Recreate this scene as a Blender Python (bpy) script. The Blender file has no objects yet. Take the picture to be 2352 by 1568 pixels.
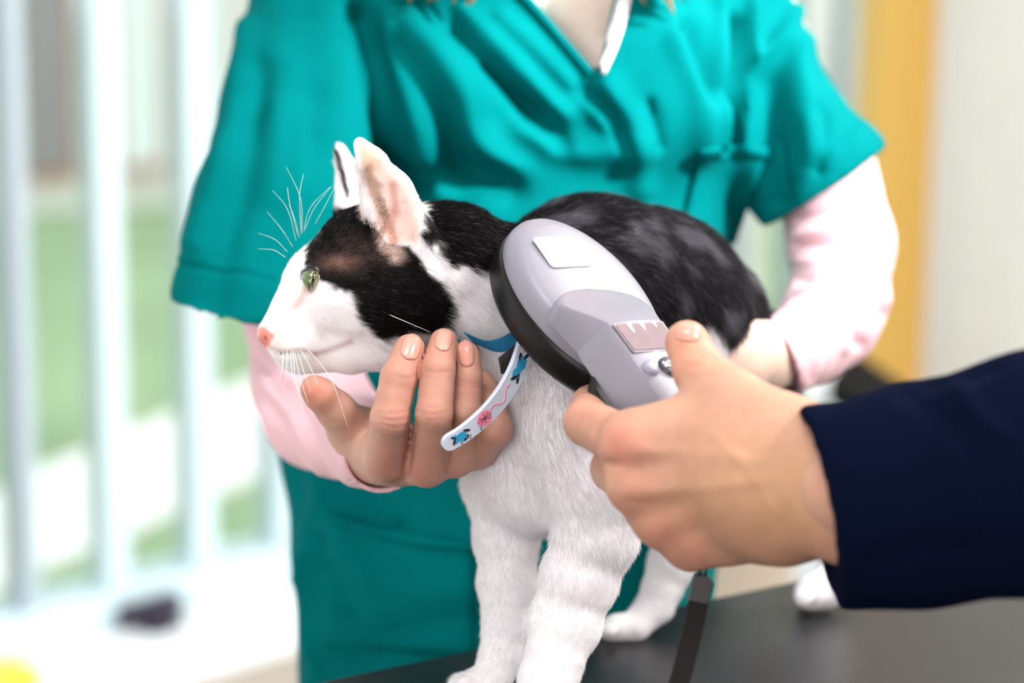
import bpy, bmesh, math, random
import numpy as np
from mathutils import Vector, Matrix
from mathutils.bvhtree import BVHTree

random.seed(7)
RNG = np.random.default_rng(7)
C = bpy.context.scene.collection
sc = bpy.context.scene

# ------------------------------------------------------------------ camera, world, lamps, exposure
FPX = 5553.0                       # focal length in pixels of the 2352 x 1568 frame (85 mm on 36 mm)
CAM = np.array([0.0, 0.0, 1.29])
PITCH, ROLL = math.radians(12.0), math.radians(0.6)
MROT = Matrix.Rotation(math.pi / 2 - PITCH, 3, 'X') @ Matrix.Rotation(ROLL, 3, 'Z')
RT = np.array(MROT.col[0]); UP = np.array(MROT.col[1]); FW = -np.array(MROT.col[2])
cd = bpy.data.cameras.new('camera'); cam = bpy.data.objects.new('camera', cd); C.objects.link(cam)
cam.matrix_world = Matrix.Translation(CAM) @ MROT.to_4x4()
cd.lens = 85.0; cd.sensor_width = 36.0; cd.sensor_fit = 'HORIZONTAL'
cd.clip_start = 0.02; cd.clip_end = 200
cd.dof.use_dof = True; cd.dof.focus_distance = 1.082; cd.dof.aperture_fstop = 4.3
sc.camera = cam
sc.view_settings.view_transform = 'Standard'; sc.view_settings.look = 'None'
sc.view_settings.gamma = 1.0; sc.view_settings.use_curve_mapping = False
sc.view_settings.exposure = 0.38
sc.cycles.use_denoising = True
sc.cycles.max_bounces = 7; sc.cycles.diffuse_bounces = 4; sc.cycles.glossy_bounces = 3
sc.cycles.transmission_bounces = 5; sc.cycles.transparent_max_bounces = 8
sc.cycles.caustics_reflective = False; sc.cycles.caustics_refractive = False
sc.cycles_curves.shape = 'RIBBONS'

w = bpy.data.worlds.new('overcast_sky'); sc.world = w; w.use_nodes = True
wn = w.node_tree.nodes; wl = w.node_tree.links
bg = wn['Background']; bg.inputs['Strength'].default_value = 1.35
bg.inputs['Color'].default_value = (0.95, 0.98, 1.0, 1)

def area_lamp(name, loc, target, size, size_y, power, col=(1, 1, 1)):
    l = bpy.data.lights.new(name, 'AREA'); l.shape = 'RECTANGLE'; l.size = size; l.size_y = size_y
    l.energy = power; l.color = col
    o = bpy.data.objects.new(name, l); C.objects.link(o); o.location = loc
    o.rotation_euler = (Vector(target) - Vector(loc)).to_track_quat('-Z', 'Y').to_euler()
    return o
area_lamp('overhead_light', (1.45, 0.72, 2.66), (0.10, 1.25, 1.05), 0.45, 0.45, 30, (1.0, 0.985, 0.975))
area_lamp('unseen_daylight', (2.1, 0.20, 1.9), (0.0, 1.25, 1.05), 0.7, 0.7, 8, (1.0, 0.985, 0.975))
area_lamp('overhead_light', (1.6, 2.5, 2.70), (1.6, 3.0, 0.9), 1.0, 0.8, 95, (1.0, 0.98, 0.96))  # added to brighten the far end: post, curtain and wall
area_lamp('overhead_light', (-0.15, 0.60, 2.70), (0.0, 1.2, 1.0), 0.6, 0.5, 14, (1.0, 0.985, 0.985))
area_lamp('unseen_daylight', (-0.7, -1.3, 1.4), (0.0, 1.2, 1.0), 1.6, 1.2, 24, (0.98, 0.97, 1.0))  # soft fill lamp standing in for unseen windows behind the camera

sp = bpy.data.lights.new('added_chest_spot', 'SPOT'); sp.energy = 600; sp.spot_size = math.radians(11.5); sp.spot_blend = 1.0; sp.shadow_soft_size = .10; sp.color = (1, .99, .97)  # spot added to brighten the chest; no such lamp belongs to the room
so = bpy.data.objects.new('added_chest_spot', sp); C.objects.link(so); so.location = (1.35, .25, 2.25)
so.rotation_euler = (Vector((.088, 1.34, 1.185)) - Vector(so.location)).to_track_quat('-Z', 'Y').to_euler()
# ------------------------------------------------------------------ helpers
def at(px, py, d):
    """world point seen at pixel (px, py) at depth d metres along the view axis"""
    px = np.asarray(px, float); py = np.asarray(py, float); d = np.asarray(d, float)
    return CAM + d[..., None] * (((px - 1176) / FPX)[..., None] * RT + ((784 - py) / FPX)[..., None] * UP + FW)
def pix(P):
    q = np.asarray(P, float) - CAM
    d = q @ FW
    return 1176 + FPX * (q @ RT) / d, 784 - FPX * (q @ UP) / d, d
def on_plane(px, py, z):
    r = ((px - 1176) / FPX) * RT + ((784 - py) / FPX) * UP + FW
    return CAM + r * ((z - CAM[2]) / r[2])
def srgb(r, g, b):
    f = lambda c: c / 12.92 if c <= .04045 else ((c + .055) / 1.055) ** 2.4
    return tuple(f(c / 255.) for c in (r, g, b))
def SS(a, b, x):
    t = np.clip((x - a) / (b - a), 0, 1); return t * t * (3 - 2 * t)

def mat(name, col=None, rough=.5, attr=None, spec=.5, metal=0., sss=0., sss_r=(1, .35, .2), noise=0., nscale=30, bump=0., bscale=200,
        coat=0., trans=0., sheen=0., alpha=1., ior=1.45, wave=None, bdist=.002):
    m = bpy.data.materials.new(name); m.use_nodes = True
    N, L = m.node_tree.nodes, m.node_tree.links
    p = N['Principled BSDF']
    p.inputs['Roughness'].default_value = rough; p.inputs['Specular IOR Level'].default_value = spec
    p.inputs['Metallic'].default_value = metal; p.inputs['Coat Weight'].default_value = coat
    p.inputs['Transmission Weight'].default_value = trans; p.inputs['IOR'].default_value = ior
    p.inputs['Sheen Weight'].default_value = sheen; p.inputs['Alpha'].default_value = alpha
    if sss:
        p.inputs['Subsurface Weight'].default_value = sss; p.inputs['Subsurface Radius'].default_value = sss_r
        p.inputs['Subsurface Scale'].default_value = .004
    out = None
    if attr:
        a = N.new('ShaderNodeAttribute'); a.attribute_name = attr; out = a.outputs['Color']
    elif col is not None:
        p.inputs['Base Color'].default_value = (*col, 1)
        r = N.new('ShaderNodeRGB'); r.outputs[0].default_value = (*col, 1); out = r.outputs[0]
    tc = N.new('ShaderNodeTexCoord')
    if noise:
        n = N.new('ShaderNodeTexNoise'); n.inputs['Scale'].default_value = nscale; n.inputs['Detail'].default_value = 4
        L.new(tc.outputs['Object'], n.inputs['Vector'])
        mr = N.new('ShaderNodeMapRange'); mr.inputs['To Min'].default_value = 1 - noise; mr.inputs['To Max'].default_value = 1 + noise
        mr.inputs['From Min'].default_value = .25; mr.inputs['From Max'].default_value = .75
        L.new(n.outputs['Fac'], mr.inputs['Value'])
        mx = N.new('ShaderNodeMix'); mx.data_type = 'RGBA'; mx.blend_type = 'MULTIPLY'; mx.inputs['Factor'].default_value = 1
        L.new(out, mx.inputs['A']); L.new(mr.outputs['Result'], mx.inputs['B']); out = mx.outputs['Result']
    if out is not None: L.new(out, p.inputs['Base Color'])
    if bump:
        if wave:
            t = N.new('ShaderNodeTexWave'); t.inputs['Scale'].default_value = bscale; t.bands_direction = wave; t.inputs['Distortion'].default_value = .6
        else:
            t = N.new('ShaderNodeTexNoise'); t.inputs['Scale'].default_value = bscale; t.inputs['Detail'].default_value = 3
        L.new(tc.outputs['Object'], t.inputs['Vector'])
        b = N.new('ShaderNodeBump'); b.inputs['Strength'].default_value = bump; b.inputs['Distance'].default_value = bdist
        L.new(t.outputs['Fac'], b.inputs['Height']); L.new(b.outputs['Normal'], p.inputs['Normal'])
    return m

def tag(o, label=None, cat=None, group=None, kind=None):
    if label: o['label'] = label
    if cat: o['category'] = cat
    if group: o['group'] = group
    if kind: o['kind'] = kind
    return o
def thing(name, label, cat, loc=(0, 0, 0), group=None):
    o = bpy.data.objects.new(name, None); C.objects.link(o); o.location = loc; o.empty_display_size = .05
    return tag(o, label, cat, group)
def link(name, me, parent=None, m=None, smooth=True):
    o = bpy.data.objects.new(name, me); C.objects.link(o)
    if m is not None: me.materials.append(m)
    if smooth: me.polygons.foreach_set('use_smooth', np.ones(len(me.polygons), bool))
    if parent is not None:
        o.parent = parent
        root = parent
        off = Vector((0, 0, 0))
        while root is not None: off += root.location; root = root.parent
        if off.length > 0: o.location = -off
    return o
def mesh_np(name, V, F):
    """mesh from vertex array and an array of quads (or list of faces)"""
    me = bpy.data.meshes.new(name)
    if isinstance(F, np.ndarray):
        n, k = F.shape
        me.vertices.add(len(V)); me.vertices.foreach_set('co', np.asarray(V, np.float32).ravel())
        me.loops.add(n * k); me.loops.foreach_set('vertex_index', F.astype(np.int32).ravel())
        me.polygons.add(n); me.polygons.foreach_set('loop_start', np.arange(0, n * k, k, dtype=np.int32))
        me.update(calc_edges=True); me.validate()
    else:
        me.from_pydata([tuple(map(float, v)) for v in V], [], [tuple(map(int, f)) for f in F]); me.update()
    return me
def set_col(me, col, name='col'):
    a = me.color_attributes.new(name, 'FLOAT_COLOR', 'POINT')
    c = np.ones((len(me.vertices), 4), np.float32); c[:, :3] = col
    a.data.foreach_set('color', c.ravel())
def get_vn(me):
    n = len(me.vertices); v = np.empty(n * 3, np.float32); me.vertices.foreach_get('co', v)
    q = np.empty(n * 3, np.float32); me.vertex_normals.foreach_get('vector', q)
    return v.reshape(-1, 3).astype(float), q.reshape(-1, 3).astype(float)
def set_v(me, V):
    me.vertices.foreach_set('co', np.asarray(V, np.float32).ravel()); me.update()

class BM:
    """collects simple shapes into one mesh object"""
    def __init__(s): s.V = []; s.F = []
    def add(s, V, F):
        o = len(s.V); s.V += [tuple(map(float, v)) for v in V]; s.F += [tuple(int(i) + o for i in f) for f in F]; return s
    def box(s, lo, hi, M=None):
        v = np.array([[x, y, z] for x in (lo[0], hi[0]) for y in (lo[1], hi[1]) for z in (lo[2], hi[2])], float)
        if M is not None: v = v @ np.array(M.to_3x3()).T + np.array(M.translation)
        return s.add(v, [(0, 1, 3, 2), (4, 6, 7, 5), (0, 4, 5, 1), (2, 3, 7, 6), (0, 2, 6, 4), (1, 5, 7, 3)])
    def tube(s, P, r, n=8, side=None, flat=1.0, closed=False):
        """tube along points P with radii r; flat < 1 squashes it across `side`"""
        P = np.asarray(P, float); r = np.broadcast_to(np.asarray(r, float), (len(P),))
        T = np.gradient(P, axis=0) if not closed else np.roll(P, -1, 0) - np.roll(P, 1, 0)
        T /= np.linalg.norm(T, axis=1)[:, None] + 1e-12
        a0 = np.array([0, 0, 1.]) if side is None else np.asarray(side, float)
        V = []
        for i in range(len(P)):
            a = a0 - T[i] * (a0 @ T[i])
            if np.linalg.norm(a) < 1e-3: a = np.array([1., 0, 0]) - T[i] * T[i][0]
            a /= np.linalg.norm(a); b = np.cross(T[i], a)
            for j in range(n):
                t = 2 * math.pi * j / n
                V.append(P[i] + r[i] * (math.cos(t) * flat * a + math.sin(t) * b))
        F = []
        m = len(P)
        for i in range(m if closed else m - 1):
            for j in range(n):
                k = (i + 1) % m
                F.append((i * n + j, i * n + (j + 1) % n, k * n + (j + 1) % n, k * n + j))
        if not closed: F += [tuple(range(n))[::-1], tuple((m - 1) * n + j for j in range(n))]
        return s.add(V, F)
    def ribbon(s, P, side, w, nrm, th):
        """flat strap: section w (across side) x th (along nrm)"""
        P = np.asarray(P, float); m = len(P)
        side = np.broadcast_to(np.asarray(side, float), P.shape); nrm = np.broadcast_to(np.asarray(nrm, float), P.shape)
        w = np.broadcast_to(np.asarray(w, float), (m,))
        V = []; c = min(.35 * th, .2 * w.max())
        for i in range(m):
            for (a, b) in ((-1, -.5), (-1, .5), (-.9, 1), (.9, 1), (1, .5), (1, -.5), (.9, -1), (-.9, -1)):
                V.append(P[i] + side[i] * a * w[i] / 2 + nrm[i] * b * th / 2)
        F = []
        for i in range(m - 1):
            for j in range(8):
                F.append((i * 8 + j, i * 8 + (j + 1) % 8, i * 8 + 8 + (j + 1) % 8, i * 8 + 8 + j))
        F += [tuple(range(8))[::-1], tuple((m - 1) * 8 + j for j in range(8))]
        return s.add(V, F)
    def build(s, name, m, parent=None, smooth=False, bevel=0., label=None, segs=2):
        me = mesh_np(name, s.V, s.F)
        b = bmesh.new(); b.from_mesh(me); bmesh.ops.recalc_face_normals(b, faces=b.faces)
        if bevel:
            bmesh.ops.bevel(b, geom=[e for e in b.edges if len(e.link_faces) == 2 and e.calc_face_angle(0) > .5], offset=bevel, segments=segs, profile=.5, affect='EDGES', clamp_overlap=True)
        b.to_mesh(me); b.free()
        o = link(name, me, parent, m, smooth)
        if label: o['label'] = label
        return o

def spline(P, n):
    """Catmull-Rom through the rows of P (any width)"""
    P = np.asarray(P, float); m = len(P)
    Q = np.vstack([2 * P[0] - P[1], P, 2 * P[-1] - P[-2]])
    t = np.linspace(0, m - 1 - 1e-9, n); i = t.astype(int); f = (t - i)[:, None]
    a, b, c, d = Q[i], Q[i + 1], Q[i + 2], Q[i + 3]
    return .5 * (2 * b + (c - a) * f + (2 * a - 5 * b + 4 * c - d) * f ** 2 + (3 * b - a - 3 * c + d) * f ** 3)
def poly_sd(x, y, poly):
    """signed distance in pixels to a polygon, negative inside"""
    P = np.asarray(poly, float); Q = np.roll(P, -1, 0)
    d = np.full(x.shape, 1e9); ins = np.zeros(x.shape, bool)
    for (ax, ay), (bx, by) in zip(P, Q):
        ex, ey = bx - ax, by - ay
        t = np.clip(((x - ax) * ex + (y - ay) * ey) / (ex * ex + ey * ey + 1e-9), 0, 1)
        d = np.minimum(d, (x - ax - t * ex) ** 2 + (y - ay - t * ey) ** 2)
        c = (ay > y) != (by > y)
        ins ^= c & (x < ex * (y - ay) / (ey if abs(ey) > 1e-9 else 1e-9) + ax)
    d = np.sqrt(d); return np.where(ins, -d, d)
def line_d(x, y, P):
    P = np.asarray(P, float); d = np.full(x.shape, 1e9)
    for (ax, ay), (bx, by) in zip(P[:-1], P[1:]):
        ex, ey = bx - ax, by - ay
        t = np.clip(((x - ax) * ex + (y - ay) * ey) / (ex * ex + ey * ey + 1e-9), 0, 1)
        d = np.minimum(d, (x - ax - t * ex) ** 2 + (y - ay - t * ey) ** 2)
    return np.sqrt(d)
def vnoise(P, scale, seed=0):
    """smooth value noise in [-1, 1] at points P"""
    q = np.asarray(P) * scale + 100.5 + seed * 17.3
    i = np.floor(q).astype(np.int64); f = q - i; f = f * f * (3 - 2 * f)
    def h(a, b, c):
        n = (a * 374761393 + b * 668265263 + c * 2147483647 + seed * 974711) & 0x7fffffff
        n = ((n ^ (n >> 13)) * 1274126177) & 0x7fffffff
        return ((n ^ (n >> 16)) & 0xffff) / 32767.5 - 1
    r = 0
    for a in (0, 1):
        for b in (0, 1):
            for c in (0, 1):
                r = r + h(i[:, 0] + a, i[:, 1] + b, i[:, 2] + c) * (f[:, 0] if a else 1 - f[:, 0]) * (f[:, 1] if b else 1 - f[:, 1]) * (f[:, 2] if c else 1 - f[:, 2])
    return r

# ------------------------------------------------------------------ smooth solid modelling: blended round cones and ellipsoids, meshed with surface nets
class Field:
    def __init__(s, k=.006): s.pr = []; s.k = k
    def chain(s, pts, k=None, flat=1., axis=None, op='u'):
        """tapering limb through (px, py, depth, radius in px)"""
        k = s.k if k is None else k
        ax = FW if axis is None else np.asarray(axis, float)
        W = [at(p[0], p[1], p[2]) for p in pts]; R = [p[3] / FPX * p[2] for p in pts]
        return s.wchain(W, R, k, flat, ax, op)
    def wchain(s, W, R, k, flat=1., ax=FW, op='u'):
        W = np.asarray(W, float); R = np.asarray(R, float)
        ext = R.max() * max(1, flat) + k + .012
        T = np.eye(3) + (1 / flat - 1) * np.outer(ax, ax)
        s.pr.append(('c', (W @ T.T, R, T), k, op, W.min(0) - ext, W.max(0) + ext)); return s
    def ball(s, c, r, k=None, op='u', rot=0., yaw=0.):
        """ellipsoid at (px, py, depth) with radii in px; rot turns it in the view plane, yaw about the up axis"""
        k = s.k if k is None else k
        W = at(*c); rr = np.asarray(r, float) / FPX * c[2]; a = math.radians(rot); y = math.radians(yaw)
        X = RT * math.cos(a) - UP * math.sin(a); Y = RT * math.sin(a) + UP * math.cos(a); Z = FW
        X, Z = X * math.cos(y) + Z * math.sin(y), Z * math.cos(y) - X * math.sin(y)
        e = rr.max() + k + .012
        s.pr.append(('e', (W, rr, np.array([X, Y, Z])), k, op, W - e, W + e)); return s
    def cut(s, p, nrm, rad, k=.0008):
        """cuts away what lies past a plane, within rad of p"""
        W = np.asarray(p, float); n = np.asarray(nrm, float); n = n / np.linalg.norm(n)
        s.pr.append(('p', (W, n, rad), k, 'i', W - rad, W + rad)); return s
    def _d(s, kind, a, P):
        if kind == 'c':
            W, R, T = a; Q = P @ T.T; best = None
            if len(W) == 1: return np.linalg.norm(Q - W[0], axis=1) - R[0]
            for i in range(len(W) - 1):
                ba = W[i + 1] - W[i]; pa = Q - W[i]
                t = np.clip(pa @ ba / (ba @ ba + 1e-12), 0, 1)
                d = np.sqrt(((pa - t[:, None] * ba) ** 2).sum(1)) - (R[i] + (R[i + 1] - R[i]) * t)
                if best is None: best = d
                else:
                    kk = min(.35 * R[i], .01); h = np.clip(.5 + .5 * (d - best) / kk, 0, 1)
                    best = d + (best - d) * h - kk * h * (1 - h) * .5
            return best
        if kind == 'e':
            W, r, B = a; q = (P - W) @ B.T
            k0 = np.sqrt(((q / r) ** 2).sum(1)); k1 = np.sqrt(((q / r ** 2) ** 2).sum(1)) + 1e-9
            return k0 * (k0 - 1) / k1
        W, n, rad = a
        d = (P - W) @ n
        return np.where(((P - W) ** 2).sum(1) < rad * rad, d, -1.)
    def eval(s, P, mask=True):
        D = np.full(len(P), .5)
        for kind, a, k, op, lo, hi in s.pr:
            if mask or kind == 'p':
                m = np.nonzero(((P > lo) & (P < hi)).all(1))[0]
                if len(m) == 0: continue
                p = P[m]; cur = D[m]
            else: m = slice(None); p = P; cur = D
            d = s._d(kind, a, p)
            if op == 'u':
                h = np.clip(.5 + .5 * (cur - d) / k, 0, 1); D[m] = cur + (d - cur) * h - k * h * (1 - h)
            else:
                if op == 's': d = -d
                h = np.clip(.5 - .5 * (cur - d) / k, 0, 1); D[m] = cur + (d - cur) * h + k * h * (1 - h)
        return D
    def mesh(s, name, h, B=8, smooth=2):
        lo = np.min([p[4] for p in s.pr if p[3] == 'u'], 0); hi = np.max([p[5] for p in s.pr if p[3] == 'u'], 0)
        nb = np.ceil((hi - lo) / (h * B)).astype(int)
        I = np.stack(np.meshgrid(*[np.arange(n) for n in nb], indexing='ij'), -1).reshape(-1, 3)
        D = s.eval(lo + (I + .5) * h * B, mask=False)
        I = I[np.abs(D) < h * B * 1.75]
        o = np.stack(np.meshgrid(*[np.arange(B + 1)] * 3, indexing='ij'), -1).reshape(-1, 3)
        off = np.stack(np.meshgrid((0, 1), (0, 1), (0, 1), indexing='ij'), -1).reshape(-1, 3)
        N = nb * B + 4
        Vs, Ks, Fs = [], [], []
        step = max(1, 400000 // len(o))
        for b0 in range(0, len(I), step):
            bl = I[b0:b0 + step]
            P = lo + h * (bl[:, None] * B + o[None]).reshape(-1, 3)
            G = s.eval(P).reshape(len(bl), B + 1, B + 1, B + 1)
            cv = np.stack([G[:, a:a + B, b:b + B, c:c + B] for a, b, c in off], -1)
            neg = (cv < 0).sum(-1); idx = np.argwhere((neg > 0) & (neg < 8))
            if len(idx) == 0: continue
            v = cv[idx[:, 0], idx[:, 1], idx[:, 2], idx[:, 3]]
            acc = np.zeros((len(idx), 3)); cnt = np.zeros(len(idx))
            for i in range(8):
                for j in range(i + 1, 8):
                    if np.abs(off[i] - off[j]).sum() != 1: continue
                    m = (v[:, i] < 0) != (v[:, j] < 0); t = v[m, i] / (v[m, i] - v[m, j])
                    acc[m] += off[i] + t[:, None] * (off[j] - off[i]); cnt[m] += 1
            g = bl[idx[:, 0]] * B + idx[:, 1:]
            Vs.append(lo + h * (g + acc / cnt[:, None]))
            key = ((g[:, 0] + 1) * N[1] + g[:, 1] + 1) * N[2] + g[:, 2] + 1
            Ks.append(key)
            sx = (N[1] * N[2], N[2], 1)
            for a, (j, u, w_) in zip(range(3), ((4, 1, 2), (2, 2, 0), (1, 0, 1))):
                m = (v[:, 0] < 0) != (v[:, j] < 0); kk = key[m]
                q = np.stack([kk, kk - sx[u], kk - sx[u] - sx[w_], kk - sx[w_]], 1)
                fl = v[m, 0] >= 0
                q[fl] = q[fl][:, ::-1]; Fs.append(q)
        V = np.concatenate(Vs); K = np.concatenate(Ks); F = np.concatenate(Fs)
        od = np.argsort(K); Ksort = K[od]
        p = np.clip(np.searchsorted(Ksort, F), 0, len(K) - 1); ok = (Ksort[p] == F).all(1)
        F = od[p[ok]]
        for it in range(smooth):
            A = np.zeros_like(V); n = np.zeros(len(V))
            for a, b in ((0, 1), (1, 2), (2, 3), (3, 0)):
                for x, y in ((a, b), (b, a)):
                    for c in range(3): A[:, c] += np.bincount(F[:, x], V[F[:, y], c], len(V))
                    n += np.bincount(F[:, x], minlength=len(V))
            V = V + .5 * (A / np.maximum(n, 1)[:, None] - V)
        me = mesh_np(name, V, F)
        return me
def bvh_of(me):
    v, _ = get_vn(me)
    return BVHTree.FromPolygons([tuple(x) for x in v], [tuple(p.vertices) for p in me.polygons])
def cast(bvh, px, py, far=None):
    """points of a surface seen at pixels; misses take the last hit's depth"""
    out = np.zeros(px.shape + (3,)); last = far
    for i in np.ndindex(px.shape):
        p1 = at(px[i], py[i], 1.0); dr = Vector(p1 - CAM).normalized()
        hit = bvh.ray_cast(Vector(CAM), dr, 5)[0]
        if hit is not None:
            out[i] = np.array(hit); last = pix(out[i])[2]
        else: out[i] = at(px[i], py[i], last if last else 1.2)
    return out
def lay_on(name, bvh, px, py, off, th, m, parent, label=None, dome=0.):
    """thin piece laid on a surface: grid of points (px, py), lifted by off, thickness th"""
    P = cast(bvh, px, py); a, b = px.shape
    Vn = (CAM - P); Vn /= np.linalg.norm(Vn, axis=-1)[..., None]
    lift = np.full((a, b), off)
    if dome:
        u = np.linspace(-1, 1, a)[:, None]; v = np.linspace(-1, 1, b)[None]
        lift = lift + dome * (1 - u * u) * (1 - v * v)
    top = (P + Vn * lift[..., None]).reshape(-1, 3); bot = (P + Vn * (off - th)).reshape(-1, 3)
    n = a * b; F = []
    for i in range(a - 1):
        for j in range(b - 1):
            q = (i * b + j, i * b + j + 1, (i + 1) * b + j + 1, (i + 1) * b + j)
            F += [q, tuple(x + n for x in q[::-1])]
    edge = [(i, 0) for i in range(a)] + [(a - 1, j) for j in range(1, b)] + [(i, b - 1) for i in range(a - 2, -1, -1)] + [(0, j) for j in range(b - 2, 0, -1)]
    e = [i * b + j for i, j in edge]
    for x, y in zip(e, e[1:] + e[:1]): F.append((x, x + n, y + n, y))
    me = mesh_np(name, np.vstack([top, bot]), F)
    bmm = bmesh.new(); bmm.from_mesh(me); bmesh.ops.recalc_face_normals(bmm, faces=bmm.faces); bmm.to_mesh(me); bmm.free()
    o = link(name, me, parent, m)
    if label: o['label'] = label
    return o
def quad_grid(p00, p01, p11, p10, a, b):
    """pixel grid between four corners"""
    u = np.linspace(0, 1, a)[:, None, None]; v = np.linspace(0, 1, b)[None, :, None]
    p = [np.array(q, float) for q in (p00, p01, p11, p10)]
    g = p[0] * (1 - u) * (1 - v) + p[1] * (1 - u) * v + p[2] * u * v + p[3] * u * (1 - v)
    return g[..., 0], g[..., 1]
def oval_grid(c, ax, bx, n=9, sq=.75):
    """pixel grid filling a rounded oval with half axes ax, bx (px vectors)"""
    u, v = np.meshgrid(np.linspace(-1, 1, n), np.linspace(-1, 1, n), indexing='ij')
    x = u * np.sqrt(1 - v * v / 2 * sq); y = v * np.sqrt(1 - u * u / 2 * sq)
    return c[0] + x * ax[0] + y * bx[0], c[1] + x * ax[1] + y * bx[1]
def strip_grid(P, width, n=24, m=3):
    """pixel grid along a polyline with the given width"""
    S = spline(np.asarray(P, float), n); T = np.gradient(S, axis=0); T /= np.linalg.norm(T, axis=1)[:, None]
    Nn = np.stack([-T[:, 1], T[:, 0]], 1); wv = np.linspace(-.5, .5, m) * width
    return S[:, None, 0] + Nn[:, None, 0] * wv, S[:, None, 1] + Nn[:, None, 1] * wv

# ------------------------------------------------------------------ setting
M = {}
M['white'] = mat('white_paint', srgb(240, 246, 250), .45)
M['frame'] = mat('window_frame_paint', srgb(206, 228, 236), .4)
M['shadedframe'] = mat('shaded_frame_paint', srgb(176, 192, 204), .4)  # frame paint greyed: the shade on one upright put into its colour
M['floor'] = mat('pale_floor', srgb(222, 212, 205), .35, noise=.06, nscale=3)
M['ceil'] = mat('ceiling_white', srgb(240, 240, 238), .8)
M['wall'] = mat('warm_white_wall', srgb(232, 228, 220), .7, noise=.03, nscale=4)
M['lawn'] = mat('lawn', srgb(146, 172, 132), .9, noise=.2, nscale=1.3)
M['path'] = mat('pale_concrete', srgb(246, 246, 244), .8, noise=.04, nscale=2)
M['facade'] = mat('white_facade', srgb(240, 238, 236), .8)
M['red'] = mat('red_frame', srgb(190, 120, 110), .6)
M['darkglass'] = mat('dark_pane', srgb(150, 146, 150), .2)
M['orange'] = mat('orange_paint', srgb(255, 208, 112), .6)
M['black'] = mat('black_laminate', srgb(14, 13, 14), .75, spec=.08)
M['curtain'] = mat('pale_curtain', srgb(250, 248, 243), .8, noise=.03, nscale=12)
M['yellow'] = mat('yellow_plastic', srgb(244, 208, 70), .4)
M['steel'] = mat('brushed_steel', (.6, .6, .62), .3, metal=1.)
M['latch'] = mat('dark_latch', srgb(48, 40, 58), .4)
M['tabletop'] = mat('black_vinyl', srgb(34, 33, 36), .32, noise=.2, nscale=9, bump=.15, bscale=600)
g = bpy.data.materials.new('clear_glass'); g.use_nodes = True
N, L = g.node_tree.nodes, g.node_tree.links
N.remove(N['Principled BSDF']); tr = N.new('ShaderNodeBsdfTransparent'); tr.inputs[0].default_value = (.97, .99, .98, 1)
gl = N.new('ShaderNodeBsdfGlossy'); gl.inputs['Roughness'].default_value = .02; mx = N.new('ShaderNodeMixShader'); fr = N.new('ShaderNodeFresnel'); fr.inputs[0].default_value = 1.25
L.new(fr.outputs[0], mx.inputs[0]); L.new(tr.outputs[0], mx.inputs[1]); L.new(gl.outputs[0], mx.inputs[2]); L.new(mx.outputs[0], N['Material Output'].inputs[0])
M['glass'] = g

def struct(o): o['kind'] = 'structure'; return o

# window wall: runs away to the right at about 45 degrees
SILL = .29
A0, A1 = on_plane(0, 1490, SILL), on_plane(640, 1318, SILL)
TW = (A1 - A0); TW[2] = 0; TW /= np.linalg.norm(TW); NWL = np.array([TW[1], -TW[0], 0.])      # NWL points into the room
def on_wall(px, py):
    p1 = at(px, py, 1.) - CAM
    t = ((A0 - CAM) @ NWL) / (p1 @ NWL); q = CAM + p1 * t
    return (q - A0) @ TW, q[2]
def wall_frame():
    m = Matrix.Identity(4)
    for i in range(3): m[i][0] = TW[i]; m[i][1] = NWL[i]; m[i][2] = (0, 0, 1)[i]; m[i][3] = (A0[0], A0[1], 0)[i]
    return m
WM = wall_frame()
win = struct(thing('window_1', None, None)); del_ = None
s_lo, s_hi, ztop = on_wall(-520, 900)[0] - 2.4, on_wall(1962, 500)[0], 2.5
zr = on_wall(0, 1410)[1]
BM().box((s_lo, -.05, SILL), (s_hi, .03, zr), WM).build('bottom_rail', M['frame'], win, bevel=.004)
BM().box((s_lo, -.05, ztop), (s_hi, .03, ztop + .08), WM).build('top_rail', M['frame'], win, bevel=.004)
ms = [on_wall(p, 800)[0] for p in (38, 242, 446)]
stp = ms[2] - ms[1]
mull = [ms[0] - k * stp for k in range(12, 0, -1)] + list(ms); i_shaded = 12
mull = [m_ for m_ in mull if m_ > s_lo]; i_shaded = mull.index(ms[0])
while mull[-1] + stp < s_hi: mull.append(mull[-1] + stp)
for i, s in enumerate(mull):
    hw = .012 if i == i_shaded else .019
    BM().box((s - hw, -.022, zr), (s + hw, .018, ztop), WM).build('mullion', M['shadedframe'] if i == i_shaded else M['frame'], win, bevel=.003, label='window upright with shade put into its grey' if i == i_shaded else None)
for a, b in zip(mull[:-1], mull[1:]):
    BM().box((a + .02, -.012, zr), (b - .02, -.006, ztop), WM).build('pane', M['glass'], win)
# dark latch hardware lying along the bottom rail
sl = on_wall(232, 1470)[0]; sr_ = on_wall(368, 1470)[0]
lt = BM()
lt.box((sl, .03, SILL + .005), (sr_, .055, SILL + .030), WM); lt.box((sl + .02, .055, SILL - .012), (sl + .055, .085, SILL + .012), WM)
lt.box((sr_ - .045, .05, SILL - .018), (sr_ - .018, .08, SILL + .01), WM)
lt.build('latch', M['latch'], win, bevel=.004, label='dark window latch on the bottom rail')
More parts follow.
